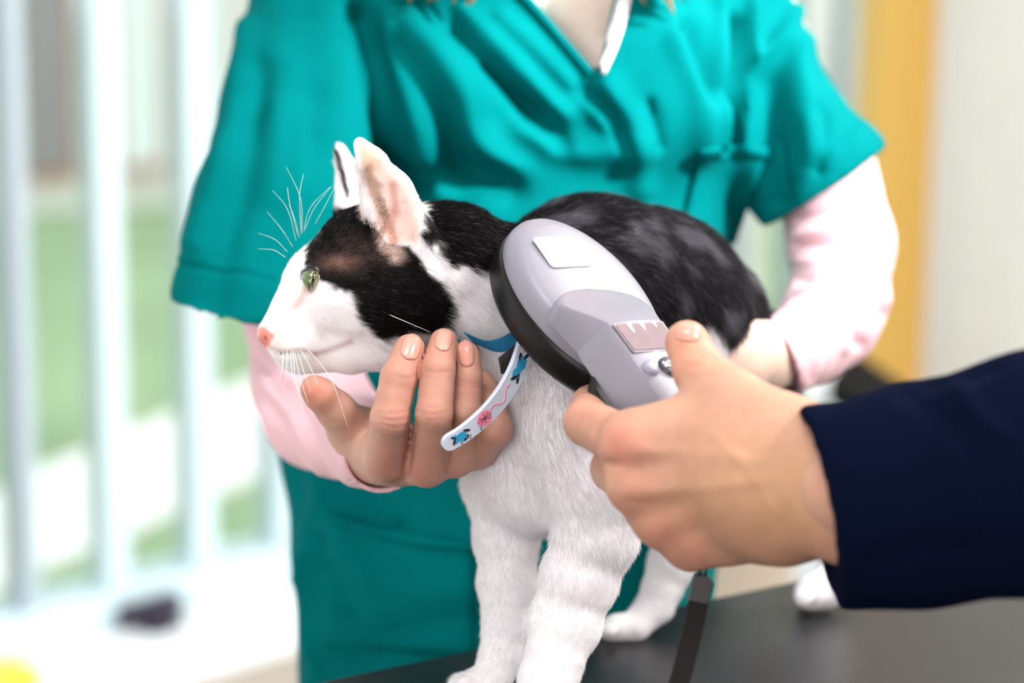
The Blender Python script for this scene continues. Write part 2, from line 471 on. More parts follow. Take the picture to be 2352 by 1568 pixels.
# sill ledge and the wall strip below it
struct(BM().box((s_lo, -.06, SILL - .03), (s_hi, .20, SILL - .004), WM).build('trim_1', M['white'], bevel=.006))
struct(BM().box((s_lo, -.06, 0), (s_hi, .03, SILL - .03), WM).build('wall_window', M['wall']))
wA = A0 + TW * s_lo; wB = A0 + TW * (s_hi + 1.6)
ROOM = [(wA[0], wA[1]), (wB[0], wB[1]), (3.4, 2.2), (3.4, -1.5), (wA[0], -1.5)]
def prism(poly, z0, z1):
    q = len(poly); V = [(x, y, z0) for x, y in poly] + [(x, y, z1) for x, y in poly]
    b = BM(); b.add(V, [tuple(range(q)), tuple(range(q, 2 * q))] + [(i, (i + 1) % q, (i + 1) % q + q, i + q) for i in range(q)]); return b
struct(prism(ROOM, -.06, 0).build('floor', M['floor'])); struct(prism(ROOM, 2.76, 2.82).build('ceiling', M['ceil']))
struct(BM().box((s_hi, -.06, 0), (s_hi + 1.6, .02, 2.76), WM).build('wall_end', M['wall']))
struct(BM().box((s_lo, -.06, ztop + .08), (s_hi, .02, 2.76), WM).build('trim_2', M['wall']))
def wall_ab(name, a, b):
    a = np.array(a); b = np.array(b); d = (b - a) / np.linalg.norm(b - a); n_ = np.array([-d[1], d[0]]) * -.05
    struct(prism([a, b, b + n_, a + n_], 0, 2.76).build(name, M['wall']))
wall_ab('wall_right', ROOM[2], ROOM[1]); wall_ab('wall_side', ROOM[3], ROOM[2]); wall_ab('wall_back', ROOM[4], ROOM[3]); wall_ab('wall_left', ROOM[0], ROOM[4])
# orange column where the window band ends
cp = at(2052, 500, 3.75); ya = math.atan2(cp[0], cp[1])
mc = Matrix.Translation((cp[0], cp[1], 0)) @ Matrix.Rotation(-ya + math.radians(17), 4, 'Z')
BM().box((-.053, -.05, 0), (.053, .05, 2.7), mc)
o = BM().box((-.053, -.06, 0), (.053, .06, 2.7), mc).build('door_frame_post', M['orange'], None, bevel=.004)
tag(o, 'tall bright orange painted post in front of the pale wall', 'post')
# curtain to the right of it
cv = BM(); P = []
c0, c1 = at(2128, 600, 3.7), at(2700, 600, 2.9)
n = 150
for i in range(n):
    t = i / (n - 1); q = c0 + (c1 - c0) * t
    nn = np.array([-(c1 - c0)[1], (c1 - c0)[0], 0]); nn /= np.linalg.norm(nn)
    q = q + nn * (.016 * math.sin(t * 46 + 1.3 * math.sin(t * 13)) + .008 * math.sin(t * 111))
    P.append(q)
V = [(p[0], p[1], z) for z in (.02, 1.3, 2.5) for p in P]
F = [(r * n + i, r * n + i + 1, (r + 1) * n + i + 1, (r + 1) * n + i) for r in range(2) for i in range(n - 1)]
me = mesh_np('curtain', np.array(V), F); o = link('curtain', me, None, M['curtain'])
sm_ = o.modifiers.new('thick', 'SOLIDIFY'); sm_.thickness = .004
tag(o, 'pale grey curtain in soft vertical folds beside the orange post', 'curtain')
# desk with a black worktop behind the elbow
DZ = .72
wt_ = [on_plane(x, y, DZ)[:2] for x, y in ((1903, 868), (1952, 792), (2300, 1040), (2220, 1075))]
cb_ = [on_plane(x, y, DZ - .03)[:2] for x, y in ((1836, 868), (1925, 812), (2270, 1050), (2160, 1090))]
dA = wt_[0]
desk = thing('side_desk', 'white side desk with a black worktop in front of the orange post', 'desk', (dA[0], dA[1], 0))
prism(wt_, DZ - .028, DZ).build('worktop', M['black'], desk, bevel=.003)
prism(cb_, .06, DZ - .03).build('cabinet_body', M['white'], desk, bevel=.003)
ctr_ = np.mean(cb_, 0)
prism([ctr_ + (np.array(p) - ctr_) * .9 for p in cb_], 0, .06).build('plinth', M['black'], desk)
# yellow box lying on the sill ledge
yp = on_plane(10, 1580, SILL); my = Matrix.Translation((yp[0], yp[1], 0)) @ Matrix.Rotation(math.atan2(TW[1], TW[0]), 4, 'Z')
yb = thing('yellow_box', 'small yellow box lying on the white window sill', 'box', (yp[0], yp[1], SILL))
BM().box((-.10, -.03, SILL - .003), (.032, .03, SILL + .017), my).build('box_body', M['yellow'], yb, bevel=.003)
BM().box((-.102, -.032, SILL + .017), (.034, .032, SILL + .024), my).build('lid', M['yellow'], yb, bevel=.002)

# outdoors
GZ = -.15
q = [(-9, 2.0), (9, 9.0), (9, 40), (-16, 40), (-16, 2.0)]
lawn = BM().box((-16, 2.2, GZ - .1), (16, 40, GZ)).build('lawn', M['lawn']); tag(lawn, kind='structure')
pq = [on_plane(x, y, GZ + .01) for x, y in ((-500, 1330), (900, 730), (900, 960), (-500, 1560))]
me = mesh_np('path', np.array([list(p) for p in pq] + [[p[0], p[1], GZ - .05] for p in pq]), [(0, 1, 2, 3), (7, 6, 5, 4), (0, 4, 5, 1), (1, 5, 6, 2), (2, 6, 7, 3), (3, 7, 4, 0)])
struct(link('path', me, None, M['path'], smooth=False))
fb = on_plane(300, 470, GZ); fd = TW * .9 + np.array([.3, -.1, 0]); fd /= np.linalg.norm(fd); fn = np.array([fd[1], -fd[0], 0])
mf = Matrix.Identity(4)
for i in range(3): mf[i][0] = fd[i]; mf[i][1] = fn[i]; mf[i][2] = (0, 0, 1)[i]; mf[i][3] = (fb[0], fb[1], GZ)[i]
bld = thing('white_building', 'white building across the lawn with dark red-framed openings', 'building', (fb[0], fb[1], GZ))
BM().box((-6, -3, 0), (9, 0, 3.2), mf).build('facade', M['facade'], bld)
def wall_s(px, py):
    p1 = at(px, py, 1.) - CAM; t = ((fb - CAM) @ fn) / (p1 @ fn); q = CAM + p1 * t
    return (q - fb) @ fd
for k, (pa, pb) in enumerate(((22, 172), (250, 372), (440, 520), (1835, 1900))):
    a, b = wall_s(pa, 250), wall_s(pb, 250)
    wf = BM().box((a, 0, .12), (b, .05, 1.9), mf).build('window', M['red'], bld, bevel=.005)
    t = .035 * abs(b - a) / .3
    BM().box((a + t, .05, .16), (b - t, .06, 1.86), mf).build('pane', M['darkglass'] if k == 0 else M['white'], wf)

# examination table: its back edge runs away to the right
TZ = .887
E0, E1 = on_plane(690, 1566, TZ), on_plane(1890, 1312, TZ)
tx = E1 - E0; tx /= np.linalg.norm(tx); ty = np.array([tx[1], -tx[0], 0.])
mt = Matrix.Identity(4)
for i in range(3): mt[i][0] = tx[i]; mt[i][1] = ty[i]; mt[i][2] = (0, 0, 1)[i]; mt[i][3] = (E0[0], E0[1], 0)[i]
tb = thing('examination_table', 'black topped veterinary examination table under the cat', 'table', (E0[0], E0[1], 0))
BM().box((-.35, 0, TZ - .035), (.85, .52, TZ), mt).build('tabletop', M['tabletop'], tb, bevel=.006)
BM().box((-.31, .04, TZ - .075), (.81, .48, TZ - .036), mt).build('apron', M['steel'], tb, bevel=.003)
for a in (-.29, .77):
    for b in (.06, .44):
        BM().box((a, b, 0), (a + .035, b + .035, TZ - .075), mt).build('leg', M['steel'], tb, bevel=.004)

# ------------------------------------------------------------------ the woman in teal scrubs
def skin_mat(name, rough=.48):
    return mat(name, None, rough, attr='col', spec=.35, sss=.12, noise=.05, nscale=160, bump=.10, bscale=900, bdist=.0006)
M['skin'] = skin_mat('fair_skin')
M['skin_m'] = skin_mat('tanned_skin', .5)
M['teal'] = mat('teal_scrub_cloth', (.0, .138, .144), .85, spec=.02, noise=.04, nscale=60, bump=.12, bscale=1500, bdist=.0005)
M['teal2'] = mat('teal_scrub_trousers', (.0, .2, .2), .8, spec=.2)
M['pink'] = mat('pink_jersey', srgb(234, 190, 200), .8, spec=.2, sheen=.1, bump=.1, bscale=1600, bdist=.0005)
M['trim'] = mat('pale_trim', srgb(226, 222, 228), .7)
M['blonde'] = mat('blonde_hair', srgb(196, 150, 92), .4, noise=.25, nscale=90)
M['nail'] = mat('fingernail', srgb(216, 156, 140), .22, spec=.55, sss=.1)
M['eyew'] = mat('eye_white', srgb(235, 232, 228), .2)
M['iris'] = mat('eye_iris', srgb(70, 90, 110), .15)

wp = at(1170, 2000, 1.42)
vet = thing('person', 'woman in teal short-sleeved scrubs over pink sleeves steadying the cat', 'person', (wp[0], wp[1], 0))

# ---- skin: neck, chest, arms inside the sleeves, hands
def groove(me, strokes, face=.15):
    """creases (amp < 0) and ridges (amp > 0) in mm along photo-frame polylines, on camera-facing surface"""
    V, Nn = get_vn(me); x, y, d = pix(V)
    f = np.clip(-(Nn @ FW), 0, 1); f = SS(0, face + .25, f)
    dv = np.zeros(len(V))
    for P, wd, amp, *rng in strokes:
        P = spline(P, max(8, 4 * len(P))) if len(P) > 2 else np.asarray(P, float)
        lo = P.min(0) - 3 * wd; hi = P.max(0) + 3 * wd
        m = np.nonzero((x > lo[0]) & (x < hi[0]) & (y > lo[1]) & (y < hi[1]))[0]
        if rng: m = m[(d[m] > rng[0]) & (d[m] < rng[1])]
        if len(m): dv[m] += amp * .001 * np.exp(-(line_d(x[m], y[m], P) / wd) ** 2)
    set_v(me, V + Nn * (dv * f)[:, None])

fh = Field(.007)
# right hand (thumb on the left of the picture): back of hand, four fingers up against the cat's throat, thumb to the left
fh.chain([(888, 1050, 1.100, 50), (896, 960, 1.076, 46), (916, 868, 1.078, 43), (941, 802, 1.086, 36)], k=.001)
fh.chain([(985, 1060, 1.100, 50), (997, 950, 1.074, 43), (1006, 850, 1.078, 40), (1019, 786, 1.088, 33)], k=.0008)
fh.chain([(1056, 1040, 1.104, 44), (1072, 945, 1.084, 35), (1077, 870, 1.086, 32), (1074, 812, 1.090, 30)], k=.0008)
fh.chain([(1100, 1035, 1.112, 38), (1138, 985, 1.092, 40), (1130, 925, 1.100, 33), (1110, 880, 1.108, 28)], k=.0008)
fh.chain([(838, 1040, 1.165, 66), (905, 1052, 1.118, 60)], k=.006)
fh.chain([(850, 1040, 1.14, 56), (888, 1050, 1.107, 55)], k=.006); fh.chain([(865, 1046, 1.14, 54), (978, 1068, 1.105, 50)], k=.006)
fh.chain([(880, 1046, 1.15, 54), (1045, 1052, 1.110, 46)], k=.005); fh.chain([(890, 1040, 1.16, 50), (1098, 1036, 1.117, 40)], k=.005)
# thumb
fh.chain([(850, 1040, 1.150, 60), (815, 992, 1.135, 54), (772, 942, 1.118, 45), (735, 905, 1.110, 39), (722, 893, 1.108, 33)], k=.006)
fh.chain([(900, 1040, 1.14, 50), (860, 985, 1.135, 40), (800, 985, 1.135, 40)], k=.008)
# forearm inside the cuff
fh.chain([(770, 985, 1.22, 84), (838, 1032, 1.165, 62)])
me = fh.mesh('hand', .0009)
HAND_BVH = None
groove(me, [(p_[0], p_[1], p_[2] * (1.0 if p_[1] < 10 else .65)) for p_ in [([(862, 958), (905, 966), (945, 958)], 5, -.35), ([(866, 948), (905, 950), (945, 944)], 4, -.25), ([(872, 974), (908, 982), (940, 974)], 4, -.25),
            ([(905, 862), (930, 870), (958, 862)], 4, -.25), ([(955, 942), (992, 952), (1030, 945)], 5, -.35), ([(960, 930), (995, 938), (1032, 930)], 4, -.2), ([(965, 956), (995, 965), (1025, 958)], 4, -.2),
            ([(975, 850), (1008, 856), (1038, 850)], 4, -.25), ([(1050, 886), (1078, 892), (1105, 886)], 4, -.3), ([(1052, 876), (1078, 881), (1105, 876)], 4, -.2),
            ([(902, 955)], 26, .5) if False else ([(890, 955), (915, 955)], 22, .6), ([(978, 945), (1005, 945)], 22, .6),
            ([(735, 960), (770, 975)], 5, -.5), ([(865, 1075), (915, 1085)], 26, .8), ([(960, 1080), (1000, 1080)], 24, .6),
            ([(932, 1090), (940, 1040), (944, 1000)], 9, -1.2), ([(1030, 1080), (1022, 1040)], 8, -.8)]])
V, _ = get_vn(me); x, y, d = pix(V)
base = np.array(srgb(194, 145, 127)); red = np.array(srgb(186, 116, 102)); lite = np.array(srgb(212, 174, 156))
def skin_col(x, y, spots, base, seed=0, V=None):
    c = np.tile(base, (len(x), 1))
    for sx, sy, rr, col, a in spots:
        t = (a * np.exp(-((x - sx) ** 2 + (y - sy) ** 2) / rr ** 2))[:, None]; c = c * (1 - t) + np.array(col) * t
    return c * (1 + .05 * vnoise(V, 90, seed) + .03 * vnoise(V, 300, seed + 1))[:, None]
hand_spots = [(905, 955, 32, red, .45), (993, 945, 30, red, .4), (1078, 888, 28, red, .4), (940, 840, 45, red, .35), (1010, 830, 40, red, .3), (725, 895, 40, srgb(226, 140, 118), .6),
              (890, 1070, 45, red, .35), (960, 1090, 40, red, .35), (800, 1020, 60, lite, .6), (770, 960, 35, lite, .4)]
set_col(me, skin_col(x, y, hand_spots, base, 3, V))
RHAND = me; RHAND_BVH = bvh_of(me)
# left hand on the cat's rump, far side of the scanner
f2 = Field(.008)
f2.chain([(1850, 800, 1.28, 70), (1795, 822, 1.242, 66), (1735, 812, 1.220, 74)], flat=.75); f2.chain([(1760, 840, 1.23, 56), (1700, 845, 1.215, 50)], flat=.8)
for a in ([(1720, 772, 1.215, 40), (1650, 764, 1.200, 32), (1585, 782, 1.195, 26), (1545, 806, 1.200, 22)], [(1715, 806, 1.21, 40), (1640, 806, 1.194, 32), (1572, 826, 1.190, 27), (1530, 850, 1.196, 22)],
          [(1712, 846, 1.21, 38), (1642, 850, 1.196, 31), (1580, 872, 1.192, 26), (1540, 896, 1.198, 22)], [(1712, 880, 1.215, 34), (1655, 892, 1.202, 27), (1605, 910, 1.200, 23), (1575, 925, 1.204, 19)],
          [(1740, 770, 1.23, 42), (1690, 742, 1.225, 34), (1640, 738, 1.225, 27)]):
    f2.chain(a, k=.005)
f2.chain([(1850, 800, 1.28, 62), (1915, 718, 1.345, 60)])
LH = f2.mesh('hand2', .0016)
V, _ = get_vn(LH); x, y, d = pix(V)
set_col(LH, skin_col(x, y, [(1700, 860, 50, red, .3)], np.array(srgb(244, 214, 196)), 5, V))
# neck, chest, upper arms, head
f3 = Field(.02)
f3.chain([(1300, 260, 1.415, 240), (1310, 20, 1.398, 230), (1330, -130, 1.412, 190)], flat=.8); f3.chain([(1330, -120, 1.44, 190), (1320, -330, 1.43, 175)])
f3.chain([(1000, -60, 1.45, 130), (700, 40, 1.43, 120), (640, 560, 1.335, 95), (700, 900, 1.305, 85), (790, 985, 1.225, 84)])
f3.chain([(1600, -60, 1.45, 130), (1730, 60, 1.42, 110), (1890, 420, 1.385, 92), (1920, 690, 1.352, 66), (1850, 798, 1.28, 58)])
f3.ball((1310, -700, 1.40), (270, 370, 330)); f3.ball((1300, -560, 1.35), (210, 280, 230)); f3.ball((1300, -365, 1.30), (80, 60, 60), k=.01)   # skull, face, chin
f3.chain([(1300, -640, 1.265, 32), (1300, -540, 1.235, 45)], k=.01); f3.ball((1235, -535, 1.262), (45, 30, 40), k=.012); f3.ball((1365, -535, 1.262), (45, 30, 40), k=.012)
f3.ball((1300, -448, 1.262), (75, 22, 40), k=.006)
for s in (-1, 1):
    f3.ball((1300 + s * 95, -655, 1.255), (50, 30, 60), k=.012, op='s'); f3.ball((1300 + s * 265, -600, 1.40), (25, 75, 45), k=.008)
TOR = f3.mesh('torso', .0045, smooth=3)
V, _ = get_vn(TOR); x, y, d = pix(V)
set_col(TOR, skin_col(x, y, [(1300, -448, 60, srgb(205, 120, 112), .8)], np.array(srgb(250, 226, 214)), 6, V))
def join(name, ms, parent, m, smooth=True):
    b = bmesh.new()
    for q in ms: b.from_mesh(q)
    me = bpy.data.meshes.new(name); b.to_mesh(me); b.free()
    return link(name, me, parent, m, smooth)
body = join('body', [RHAND, LH, TOR], vet, M['skin'])
for s in (-1, 1):
    for nm, r, dd, mm in (('eye', 36, 0, 'eyew'), ('iris', 18, .0062, 'iris')):
        bb = bmesh.new(); bmesh.ops.create_uvsphere(bb, u_segments=20, v_segments=12, radius=r / FPX * 1.26)
        for v in bb.verts: v.co = Vector(at(1300 + s * 95, -650, 1.275 - dd)) + v.co
        me = bpy.data.meshes.new(nm); bb.to_mesh(me); bb.free(); link(nm, me, vet, M[mm])
# nails of the three fingers that show them
for c, a, b in (((945, 796), (-8, 29), (22, 7)), ((1019, 780), (-5, 25), (20, 5)), ((1071, 811), (2, 31), (19, -1))):
    gx, gy = oval_grid(c, a, b, 9, .8)
    lay_on('fingernail', RHAND_BVH, gx, gy, .0004, .001, M['nail'], vet, dome=.0008)

# ---- pink undershirt sleeves
fu = Field(.012)
fu.chain([(660, 480, 1.345, 115), (682, 700, 1.325, 124), (708, 880, 1.31, 128), (735, 950, 1.285, 120)])
fu.chain([(735, 945, 1.285, 122), (785, 985, 1.22, 112), (840, 1020, 1.165, 98), (905, 1052, 1.118, 92)])
a, b = at(790, 985, 1.22), at(878, 1036, 1.135); ax = b - a; ax /= np.linalg.norm(ax)
fu.wchain([at(785, 985, 1.22), at(840, 1020, 1.165), at(920, 1058, 1.105)], [.0195, .0175, .0165], .001, op='s')
fu.cut(b, ax, .05)
PL = fu.mesh('sleeve_a', .0014)
f4 = Field(.012)
f4.chain([(1890, 380, 1.39, 120), (1932, 560, 1.37, 122), (1930, 680, 1.352, 112), (1905, 735, 1.335, 106)])
f4.chain([(1905, 732, 1.335, 108), (1860, 785, 1.29, 98), (1790, 822, 1.245, 92), (1730, 836, 1.22, 92)])
c4 = at(1788, 824, 1.243)
f4.wchain([at(1900, 740, 1.33), at(1790, 822, 1.245), at(1720, 836, 1.22)], [.0165, .0178, .0178], .001, op='s')
f4.cut(c4, -RT * .9 - UP * .42 - FW * .15, .05)
PR = f4.mesh('sleeve_b', .0018)
groove(PR, [([(1830, 500 + i * 34 + 6 * math.sin(i * 2.1)), (1920, 490 + i * 38), (2035, 520 + i * 34)], 11, (2.4 if i % 2 else -2.6)) for i in range(7)]
       + [([(1790, 668), (1880, 640), (1945, 700), (1975, 790)], 13, -4.5), ([(1800, 700), (1880, 672), (1930, 730), (1940, 800)], 14, 2.2), ([(1870, 640), (1960, 700), (2010, 720)], 12, 1.8), ([(1795, 745), (1850, 770), (1870, 870)], 16, -1.2)])
groove(PL, [([(585, 900), (640, 960), (665, 1010), (700, 1085)], 13, -2.4), ([(600, 870), (670, 950), (700, 1020), (735, 1090)], 12, 1.9), ([(640, 880), (700, 960), (735, 1040), (770, 1108)], 13, -1.9),
            ([(660, 860), (740, 960), (770, 1040), (805, 1112)], 12, 1.4), ([(570, 800), (640, 880), (690, 900)], 14, -1.5)])
f5 = Field(.02); f5.chain([(660, 520, 1.34, 100), (770, 260, 1.39, 110), (1000, 340, 1.435, 170), (1280, 420, 1.435, 190), (1600, 340, 1.435, 150), (1760, 240, 1.41, 100), (1890, 400, 1.39, 105)])
us = join('undershirt', [PL, PR, f5.mesh('vest', .006)], vet, M['pink'])

# ---- scrub top
ft = Field(.03)
ft.chain([(1270, -60, 1.43, 440), (1280, 230, 1.425, 425), (1255, 560, 1.43, 432), (1156, 1000, 1.43, 514), (1160, 1500, 1.42, 470), (1165, 1720, 1.43, 480)], flat=.86)
ft.ball((1030, 190, 1.365), (175, 185, 190), k=.035); ft.ball((1500, 200, 1.365), (180, 210, 200), k=.035)
ft.chain([(830, -20, 1.415, 250), (715, 250, 1.365, 203), (625, 480, 1.325, 184), (560, 690, 1.298, 166), (535, 790, 1.288, 160)], flat=.95, k=.022)
ft.chain([(1600, -40, 1.42, 210), (1705, 150, 1.41, 152), (1785, 280, 1.395, 150), (1890, 425, 1.38, 164), (1970, 565, 1.37, 176)], k=.022)
# open hems
hl = at(558, 722, 1.294); nl = -RT * .20 - UP * .97 + FW * .12
ft.chain([(610, 520, 1.32, 146), (560, 690, 1.298, 133), (533, 800, 1.286, 128)], flat=.94, k=.001, op='s'); ft.cut(hl, nl, .075)
hr = at(1892, 428, 1.38); nr = RT * .56 - UP * .83 + FW * .05
ft.chain([(1862, 385, 1.383, 128), (1890, 425, 1.38, 132), (1975, 575, 1.37, 145)], k=.001, op='s'); ft.cut(hr, nr, .085)
TOP = ft.mesh('scrub_top', .0028, smooth=2)
# cut the V neck
bmm = bmesh.new(); bmm.from_mesh(TOP)
Vp = [(1372, 168), (1010, -250), (1465, -250)]
for p, q in ((Vp[0], Vp[1]), (Vp[0], Vp[2])):
    n_ = np.cross(at(*p, 1.) - CAM, at(*q, 1.) - CAM)
    bmesh.ops.bisect_plane(bmm, geom=bmm.verts[:] + bmm.edges[:] + bmm.faces[:], plane_co=Vector(CAM), plane_no=Vector(n_), dist=1e-6)
cen = np.array([f.calc_center_median()[:] for f in bmm.faces]); cx, cy, cdp = pix(cen)
kill = ((poly_sd(cx, cy, Vp) < 0) & (cdp < 1.43)) | (poly_sd(cx, cy, [(1010, -250), (960, -900), (1640, -900), (1465, -250)]) < 0)
fl = list(bmm.faces)
bmesh.ops.delete(bmm, geom=[fl[i] for i in np.nonzero(kill)[0]], context='FACES')
bmm.to_mesh(TOP); bmm.free()
FOLDS = [([(835, 30), (868, 190), (885, 350), (900, 470)], 26, -9), ([(770, 20), (800, 200), (815, 380)], 55, 3),
         ([(890, 40), (955, 200), (985, 340), (1010, 430)], 38, 6), ([(960, 60), (1060, 200), (1090, 300), (1180, 390)], 36, 7), ([(925, 120), (1020, 290), (1040, 400)], 24, -5),
         ([(1060, 30), (1180, 160), (1300, 260)], 26, 4.5), ([(1040, 60), (1150, 170), (1215, 250)], 24, -6), ([(1150, 40), (1270, 150), (1400, 290)], 18, 2.5),
         ([(1130, 150), (1200, 230), (1290, 330)], 22, -4), ([(1200, 300), (1330, 350), (1480, 330)], 34, 4), ([(900, 430), (1050, 400), (1170, 420)], 40, -6),
         ([(1400, 200), (1460, 300), (1470, 430)], 30, 3), ([(1335, 210), (1400, 260), (1440, 330)], 18, -3.5), ([(1490, 240), (1510, 330)], 14, -2.5), ([(1590, 60), (1620, 150), (1640, 210)], 24, -6),
         ([(1560, 100), (1610, 220), (1620, 340)], 30, 4), ([(1650, 0), (1655, 180), (1650, 330)], 12, 4), ([(1690, 60), (1695, 200), (1680, 330)], 20, -8), ([(1725, 0), (1730, 170), (1712, 330)], 13, 4),
         ([(1740, 150), (1800, 70), (1820, 30)], 18, 4), ([(1760, 180), (1765, 330), (1780, 460)], 34, -6), ([(1830, 110), (1850, 240), (1880, 350)], 34, 5), ([(1885, 260), (1890, 340), (1880, 390)], 14, -3),
         ([(640, 1060), (680, 1130), (740, 1180)], 22, -2), ([(745, 1110), (722, 1200), (705, 1270), (690, 1330)], 20, 2.5), ([(660, 1070), (670, 1180)], 20, -3), ([(705, 1280), (700, 1400), (715, 1560)], 12, 2.5), ([(735, 1240), (760, 1340), (790, 1400)], 26, -4),
         ([(770, 1210), (800, 1290), (850, 1340)], 30, 3), ([(905, 1130), (915, 1180)], 20, 3), ([(740, 1540), (900, 1460), (1080, 1420)], 40, -4),
         ([(560, 60), (540, 240), (500, 400), (450, 560)], 26, 3), ([(590, 160), (570, 350), (520, 560), (480, 690)], 40, -3), ([(640, 250), (640, 450)], 40, 2), ([(720, 240), (700, 420), (640, 600)], 45, -2.5),
         ([(400, 602), (470, 610), (560, 622), (640, 640)], 5, -1.3), ([(400, 594), (470, 602), (560, 614), (640, 632)], 5, .8),
         ([(1978, 265), (1920, 330), (1850, 400), (1770, 455)], 6, -1.3)]
groove(TOP, [(p_, w_, a_ * 1.7) for p_, w_, a_ in FOLDS])
V, Nn = get_vn(TOP); x, y, d = pix(V)
set_v(TOP, V + Nn * (.0016 * vnoise(V, 26, 4) + .0009 * vnoise(V * np.array([1, 1, .4]), 60, 5))[:, None])
top = link('scrub_top', TOP, vet, M['teal'])
TOP_BVH = bvh_of(TOP)
gx, gy = strip_grid([(1462, -160), (1436, -10), (1408, 90), (1376, 164)], 30, 20, 4)
lay_on('neck_trim', TOP_BVH, gx, gy, .004, .005, M['trim'], vet, 'pale neckline trim', dome=.001)
gx, gy = strip_grid([(985, -250), (1180, -40), (1290, 80), (1366, 166)], 26, 20, 4)
lay_on('neck_trim', TOP_BVH, gx, gy, .003, .005, M['teal'], vet, dome=.001)
gx, gy = quad_grid((1606, 352), (1764, 346), (1690, 560), (1560, 560), 14, 12)
pk = lay_on('chest_pocket', TOP_BVH, gx, gy, .0035, .004, M['teal'], vet)
gx, gy = strip_grid([(1606, 356), (1690, 346), (1764, 350)], 26, 14, 3)
lay_on('pocket_hem', TOP_BVH, gx, gy, .006, .006, M['teal'], pk)
gx, gy = quad_grid((752, 1182), (1085, 1252), (1085, 1500), (740, 1480), 16, 16)
lp = lay_on('lower_pocket', TOP_BVH, gx, gy, .004, .005, M['teal'], vet)
gx, gy = strip_grid([(752, 1186), (840, 1214), (960, 1242), (1085, 1254)], 16, 18, 3)
lay_on('pocket_hem', TOP_BVH, gx, gy, .0065, .006, M['teal'], lp)
# trousers and shoes below the table
def wz(px, d, z):
    p = at(px, 1500, d); return np.array([p[0], p[1] + .02, z])
fl_ = Field(.03)
h0 = wz(1165, 1.44, .80); 
fl_.wchain([h0, h0 + [0, 0, -.05]], [.085, .085], .03)
for s in (-1, 1): fl_.wchain([h0 + [s * .05, 0, -.05], h0 + [s * .065, .01, -.40], h0 + [s * .075, .02, -.75]], [.066, .058, .048], .03)
link('trousers', fl_.mesh('trousers', .009), vet, M['teal2'])
M['shoe'] = mat('white_clog', srgb(235, 235, 235), .4)
for s in (-1, 1):
    f = Field(.02); b = h0 + [s * .075, .02, 0]
    f.wchain([[b[0], b[1] + .03, .04], [b[0], b[1] - .12, .035]], [.04, .036], .02); f.cut([b[0], b[1], .001], [0, 0, -1], .4)
    link('shoe', f.mesh('shoe', .005), vet, M['shoe'])
# hair: long locks whose ends hang at both sides of the neckline
fc = bmesh.new(); fc.free()
hb = BM()
rr = random.Random(3)
for k in range(96):
    t = k / 95; sgn = -1 if k % 2 else 1
    ang = rr.uniform(.15, 1.35); x0 = 1305 + sgn * 60 * ang
    xe = (rr.uniform(900, 1105) if sgn < 0 else rr.uniform(1455, 1625)); ye = rr.uniform(-110, 14)
    if k in (0, 2, 4): xe, ye = (1482, 1600, 1548)[k // 2], (12, -8, 34)[k // 2]
    if k in (1, 3, 5): xe, ye = (940, 1072, 1000)[k // 2], (8, 14, 2)[k // 2]
    dd = rr.uniform(1.300, 1.335)
    pts = spline([at(x0, -1060, 1.39), at(1305 + sgn * (190 + 90 * ang), -880, 1.36 + .06 * (1.4 - ang)), at(1305 + sgn * (250 + 50 * ang), -560, 1.37), at((1305 + sgn * 270 + xe) / 2, -260, 1.345), at(xe - sgn * 14, ye - 70, dd - .005), at(xe, ye, dd)], 16)
    rad = rr.uniform(.0045, .0075) * np.array([.5, .8] + [1] * 5 + [.95, .88, .8, .7, .6, .48, .36, .2, .04])
    hb.tube(pts, rad, 6, side=FW, flat=.5)
cap = Field(.02); cap.ball((1310, -760, 1.415), (300, 350, 340)); cap.ball((1300, -560, 1.32), (215, 300, 150), op='s', k=.02)
capm = cap.mesh('cap', .006)
V, _ = get_vn(capm); hb.add(V, [tuple(p.vertices) for p in capm.polygons])
hb.build('hair', M['blonde'], vet, smooth=True)

# ------------------------------------------------------------------ the cat
def z1(pts):            # coordinates read off an enlarged view of the head
    return [(560 + .3955 * x, 280 + .3955 * y) for x, y in pts]
cp0 = on_plane(1300, 1520, TZ)
cat = thing('cat', 'black and white short-haired cat standing on the black table', 'cat', (cp0[0], cp0[1], TZ))
fc = Field(.012)
HD = 1.125                              # depth of the head's mid plane
# head
fc.ball((880, 605, HD), (145, 138, 150)); fc.ball((860, 690, HD - .012), (150, 92, 92), k=.014); fc.ball((860, 690, HD + .014), (150, 92, 92), k=.014)
fc.chain([(812, 612, HD, 106), (730, 662, HD, 74), (700, 722, HD, 70)], k=.012)
fc.chain([(726, 640, HD, 66), (676, 704, HD, 45), (638, 754, HD, 33)], k=.008)
fc.ball((676, 778, HD), (66, 58, 76), k=.008); fc.ball((690, 788, HD - .007), (56, 44, 46), k=.006); fc.ball((690, 788, HD + .007), (56, 44, 46), k=.006)
fc.chain([(690, 818, HD, 38), (800, 800, HD, 58), (900, 770, HD, 85)], k=.008)
fc.ball((610, 766, HD), (16, 20, 34), k=.003)
# eye hollow, mouth slit, nostril
fc.ball((703, 648, 1.097), (20, 30, 60), k=.005, op='s', rot=14)
fc.ball((703, 648, HD + .028), (20, 30, 60), k=.005, op='s', rot=14)
fc.chain([(626, 803, HD - .006, 4), (665, 815, HD - .0145, 5), (720, 812, HD - .0165, 5), (770, 797, HD - .019, 5), (800, 788, HD - .021, 4)], k=.002, op='s')
fc.chain([(606, 788, HD - .003, 4), (622, 792, HD - .006, 4)], k=.002, op='s')
fc.ball((618, 776, HD - .006), (7, 6, 9), k=.002, op='s')
